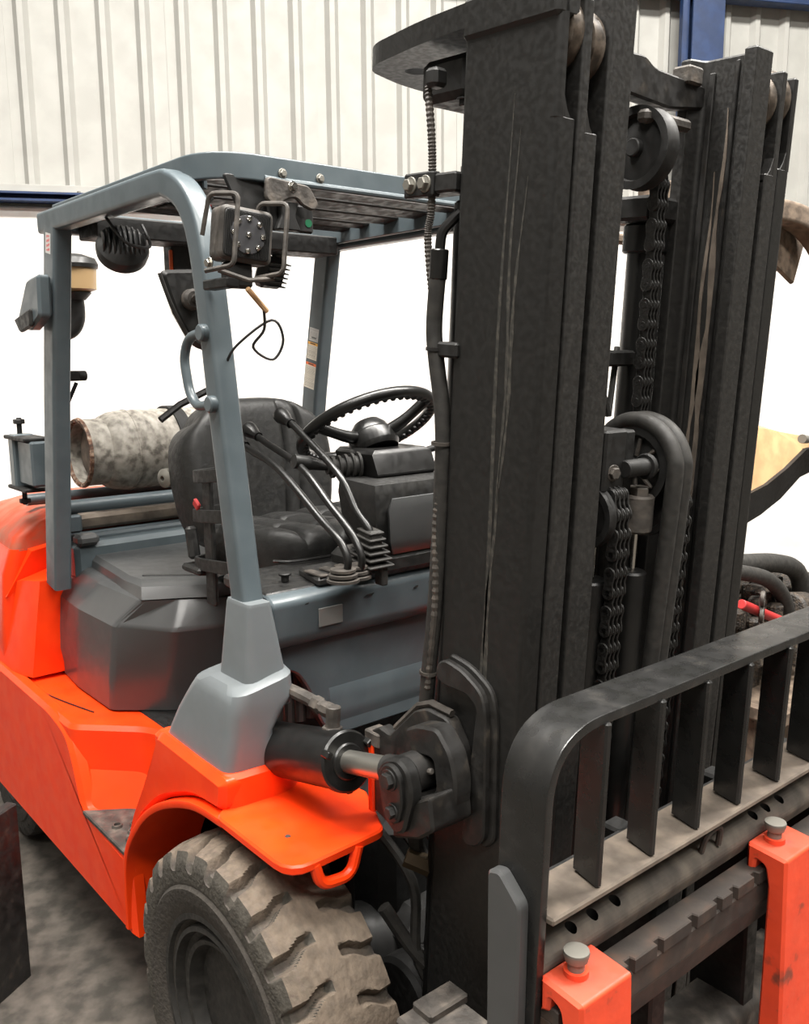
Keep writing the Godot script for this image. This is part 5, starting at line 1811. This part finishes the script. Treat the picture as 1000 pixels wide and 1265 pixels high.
func fork(f: Node3D, x: float) -> void:
	var g := Geo.new()
	# shank and blade in one bent section, hook over the fork bar
	g.ext_x(rounded(V2([-0.775, 0.845, -0.70, 0.838, -0.68, 0.12, -0.64, 0.08, 0.25, 0.062, 0.25, 0.052, -0.70, 0.04, -0.74, 0.08, -0.733, 0.775, -0.74, 0.812, -0.757, 0.818, -0.76, 0.795, -0.775, 0.79]), [0.004, 0.006, 0.05, 0.03, 0, 0, 0.05, 0.03, 0.004, 0.008, 0.004, 0.004, 0.004]), x - 0.058, x + 0.058, 0.005)
	var dusty := func(_p: Vector3, nn: Vector3) -> Color:      # dust lies on the top
		return Color(1, 1, 1).lerp(Color(0.62, 0.8, 0.95), smoothstep(0.6, 0.95, nn.y))
	var k := part("fork", g, M.fork, f, Transform3D.IDENTITY, 35.0, dusty)
	g = Geo.new()
	g.box(Vector3(x + 0.022, 0.846, -0.77), Vector3(0.02, 0.02, 0.014), 0.003)
	part("fork_tip_lug", g, M.fork, k)
	g = Geo.new()
	g.lathe(PackedVector2Array([Vector2(0, 0), Vector2(0.0185, 0), Vector2(0.0185, 0.012), Vector2(0, 0.012)]), Transform3D(Basis(Vector3.RIGHT, -PI / 2), Vector3(x - 0.012, 0.838, -0.748)), 20)
	part("pin_collar", g, M.fork, k)
	g = Geo.new()
	g.lathe(PackedVector2Array([Vector2(0, 0), Vector2(0.0125, 0), Vector2(0.0125, 0.012), Vector2(0.0165, 0.015), Vector2(0.0195, 0.026), Vector2(0.0185, 0.03), Vector2(0, 0.031)]), Transform3D(Basis(Vector3.RIGHT, -PI / 2), Vector3(x - 0.012, 0.849, -0.748)), 28)
	part("locking_pin", g, M.zinc, k)

func gas_cylinder() -> void:
	var o := thing("gas_cylinder", "scuffed white steel gas cylinder lying across behind the forklift seat", "gas cylinder", Vector3(-0.02, 1.205, -3.02))
	var ax := Transform3D(Basis(Vector3.UP, PI / 2), Vector3(-0.245, 0.2, 0))     # local z runs along the bottle
	var g := Geo.new()
	var prof := [Vector2(0, 0.022), Vector2(0.06, 0.024), Vector2(0.095, 0.034), Vector2(0.12, 0.056), Vector2(0.131, 0.082)]
	prof.append_array([Vector2(0.136, 0.12), Vector2(0.136, 0.44), Vector2(0.126, 0.49), Vector2(0.09, 0.525), Vector2(0, 0.535)])
	g.lathe(PackedVector2Array(prof), ax, 56)
	var b := part("bottle_body", g, M.bottle, o)
	g = Geo.new()
	g.lathe(PackedVector2Array([Vector2(0.1355, 0.13), Vector2(0.138, 0.132), Vector2(0.138, 0.138), Vector2(0.1355, 0.14)]), ax, 56, true)
	part("weld_seam", g, M.bottle, b)
	g = Geo.new()   # rolled foot ring around the dished end
	g.lathe(PackedVector2Array([Vector2(0.101, 0.05), Vector2(0.101, -0.02), Vector2(0.105, -0.026), Vector2(0.113, -0.026), Vector2(0.116, -0.02), Vector2(0.112, -0.006), Vector2(0.112, 0.06), Vector2(0.106, 0.06)]), ax, 56, true)
	var fr := part("foot_ring", g, M.bottle, o)
	g = Geo.new()
	g.lathe(PackedVector2Array([Vector2(0.1, -0.022), Vector2(0.104, -0.0305), Vector2(0.114, -0.0305), Vector2(0.1175, -0.021), Vector2(0.113, -0.016), Vector2(0.104, -0.016)]), ax, 56, true)
	part("ring_lip", g, M.bottle_rust, fr)
	g = Geo.new()
	g.lathe(PackedVector2Array([Vector2(0, 0.0), Vector2(0.05, 0.002), Vector2(0.08, 0.01), Vector2(0.102, 0.026), Vector2(0.095, 0.04), Vector2(0, 0.03)]), ax, 48)
	part("dished_end", g, M.dust, o)
	# cradle tubes and strap that hold it belong to the truck
	var f: Node3D = get_node("forklift")
	g = Geo.new()
	g.tube(V3([-0.43, 1.252, -2.865, 0.42, 1.252, -2.865]), 0.022, 14)
	g.tube(V3([-0.43, 1.245, -3.16, 0.42, 1.245, -3.16]), 0.02, 12)
	g.box(Vector3(-0.39, 1.20, -2.865), Vector3(0.06, 0.06, 0.05), 0.008)
	g.box(Vector3(0.39, 1.20, -2.865), Vector3(0.06, 0.06, 0.05), 0.008)
	var cr := part("bottle_cradle", g, M.grey, f)
	g = Geo.new()
	g.lathe(PackedVector2Array([Vector2(0.138, -0.022), Vector2(0.145, -0.022), Vector2(0.145, 0.022), Vector2(0.138, 0.022)]), Transform3D(Basis(Vector3.UP, PI / 2), Vector3(0.04, 1.405, -3.02)), 48, true)
	part("bottle_strap", g, M.black, cr)

# second truck, stripped and dusty, of which only a little shows past the mast
func other_forklift() -> void:
	var o := thing("forklift", "second dusty tan forklift behind the mast with its hood raised over the bare engine", "forklift", Vector3(2.0, 0, -1.75))
	var at := Transform3D(Basis.IDENTITY, -o.position)      # shapes below are in world axes
	var g := Geo.new()
	# dusty roof guard: bent pillar and roof beams
	g.sweep(rect(0.09, 0.075, 0.015, 3), flow(V3([1.05, 2.2, -1.75, 1.45, 2.2, -1.73, 1.80, 2.195, -1.70, 1.93, 2.13, -1.66, 2.01, 1.99, -1.62, 2.10, 1.75, -1.58, 2.25, 1.25, -1.5]), 6), Vector3(0, 0, 1))
	var gp := part("guard_pillar", g, M.tan_dusty, o, at)
	g = Geo.new()
	g.box(Vector3(1.87, 2.08, -1.74), Vector3(0.2, 0.17, 0.02), 0.006, Basis(Vector3.BACK, -0.4))
	part("gusset", g, M.tan_dusty, gp)
	g = Geo.new()
	g.box(Vector3(1.45, 2.17, -2.0), Vector3(0.9, 0.035, 0.05), 0.008)
	g.box(Vector3(1.45, 2.15, -2.25), Vector3(0.9, 0.035, 0.05), 0.008)
	part("roof_beam", g, M.tan_dusty, o, at)
	g = Geo.new()
	g.cyl(Vector3(1.03, 2.02, -2.0), Vector3(1.06, 2.0, -1.96), 0.045, 20, 0.01)
	part("hanging_lamp", g, M.tan_dusty, o, at)
	# raised hood: tan skin and a black lining that shows as a curved band
	g = Geo.new()
	var rings := []
	for q in [[1.45, 1.445, 1.22, 1.10], [1.62, 1.46, 1.215, 1.105], [1.74, 1.462, 1.235, 1.13], [1.88, 1.44, 1.285, 1.175], [2.02, 1.41, 1.345, 1.245], [2.3, 1.37, 1.36, 1.29]]:
		rings.append(V3([q[0], q[1], -1.80, q[0], q[1] - 0.015, -1.74, q[0], q[2], -1.70, q[0], q[2] - 0.01, -1.80]))
	g.loft(rings)
	part("raised_hood", g, M.tan_paint, o, at, 40.0)
	g = Geo.new()
	rings = []
	for q in [[1.45, 1.22, 1.09], [1.62, 1.218, 1.10], [1.74, 1.24, 1.125], [1.88, 1.288, 1.17], [2.02, 1.35, 1.24], [2.3, 1.365, 1.285]]:
		rings.append(V3([q[0], q[1], -1.81, q[0], q[1], -1.685, q[0], q[2], -1.705, q[0], q[2], -1.81]))
	g.loft(rings)
	part("hood_lining", g, M.black, o, at, 40.0)
	g = Geo.new()
	g.tube(V3([1.845, 1.405, -1.62, 1.885, 1.40, -1.62, 1.90, 1.397, -1.62, 2.2, 1.37, -1.60]), [0.017, 0.015, 0.007, 0.009], 12)
	part("lever_arm", g, M.zinc, o, at)
	# bare engine with hoses
	g = Geo.new()
	g.box(Vector3(2.0, 0.58, -1.9), Vector3(0.7, 0.44, 0.4), 0.03)
	for k in 7:
		g.cyl(Vector3(1.68 + 0.05 * k, 0.80, -1.76 + 0.02 * (k % 3)), Vector3(1.68 + 0.05 * k, 0.845 + 0.012 * (k % 2), -1.76 + 0.02 * (k % 3)), 0.018, 8, 0.004)
		g.box(Vector3(1.67 + 0.06 * k, 0.72 + 0.02 * (k % 2), -1.66), Vector3(0.04, 0.05, 0.06), 0.008)
	g.box(Vector3(1.85, 0.83, -1.85), Vector3(0.34, 0.05, 0.14), 0.02)
	g.box(Vector3(1.75, 0.80, -1.7), Vector3(0.1, 0.12, 0.1), 0.02)
	g.cyl(Vector3(1.83, 0.76, -1.62), Vector3(1.95, 0.74, -1.62), 0.07, 20, 0.01)
	for k in 5:
		g.cyl(Vector3(1.70 + 0.08 * k, 0.55 + 0.03 * (k % 2), -1.6), Vector3(1.70 + 0.08 * k, 0.66, -1.6), 0.03, 12, 0.005)
	for k in 6:
		g.box(Vector3(1.46 + 0.07 * k, 0.80 - 0.03 * (k % 3), -1.63 - 0.03 * (k % 2)), Vector3(0.05, 0.07, 0.06), 0.012, Basis(Vector3.UP, 0.3 * k))
		g.cyl(Vector3(1.44 + 0.08 * k, 0.70, -1.6), Vector3(1.47 + 0.08 * k, 0.62, -1.58), 0.028, 12, 0.006)
	g.box(Vector3(1.55, 0.60, -1.75), Vector3(0.36, 0.36, 0.2), 0.03)
	var en := part("engine_block", g, M.engine, o, at)
	g = Geo.new()
	g.tube(flow(V3([1.42, 0.985, -1.68, 1.60, 0.965, -1.68, 1.83, 0.932, -1.68, 1.99, 0.875, -1.68, 2.062, 0.751, -1.68, 2.07, 0.66, -1.68]), 6), 0.036, 14)
	part("coolant_hose", g, M.rubber, en, Transform3D.IDENTITY, 60.0)
	g = Geo.new()
	g.tube(flow(V3([1.35, 0.985, -1.62, 1.468, 0.965, -1.62, 1.665, 0.905, -1.62, 1.794, 0.805, -1.62, 1.85, 0.66, -1.62, 1.85, 0.6, -1.62]), 6), 0.028, 14)
	part("coolant_hose", g, M.rubber, en, Transform3D.IDENTITY, 60.0)
	g = Geo.new()
	g.cyl(Vector3(1.38, 0.88, -1.56), Vector3(1.72, 0.742, -1.56), 0.017, 14)
	part("red_pipe", g, M.red, en)
	g = Geo.new()
	for k in 3:
		g.lathe(PackedVector2Array([Vector2(0.012, -0.006), Vector2(0.026, -0.006), Vector2(0.026, 0.006), Vector2(0.012, 0.006)]), Transform3D(Basis(Vector3.UP, 0.4), Vector3(1.485, 0.885 - 0.055 * k, -1.54)), 12, true)
	g.box(Vector3(1.485, 0.83, -1.545), Vector3(0.02, 0.15, 0.008), 0.002)
	part("chain_bracket", g, M.dust_steel, en)
	g = Geo.new()
	g.box(Vector3(2.0, 0.3, -2.1), Vector3(0.9, 0.3, 1.1), 0.03)
	g.box(Vector3(1.75, 0.46, -1.6), Vector3(0.5, 0.06, 0.3), 0.01)
	part("truck_frame", g, M.tan_dusty, o, at)
	g = Geo.new()
	for q in [[1.65, -1.9], [2.35, -1.9]]:
		g.lathe(PackedVector2Array([Vector2(0.1, -0.1), Vector2(0.24, -0.1), Vector2(0.27, -0.07), Vector2(0.27, 0.07), Vector2(0.24, 0.1), Vector2(0.1, 0.1)]), Transform3D(Basis(Vector3.UP, PI / 2), Vector3(q[0], 0.27, q[1])), 40, true)
	part("tyre_pair", g, M.rubber, o, at)

func steel_plate() -> void:
	var g := Geo.new()
	g.box(Vector3(0, 0.26, -0.01), Vector3(0.26, 0.525, 0.035), 0.004)
	var o := part("steel_plate", g, M.mast_dirty, self, Transform3D(Basis(Vector3.UP, 0.55), Vector3(-0.845, 0, -2.4)))
	o.set_meta("label", "dark upright steel plate on the floor at the left edge beside the orange body")
	o.set_meta("category", "steel plate")
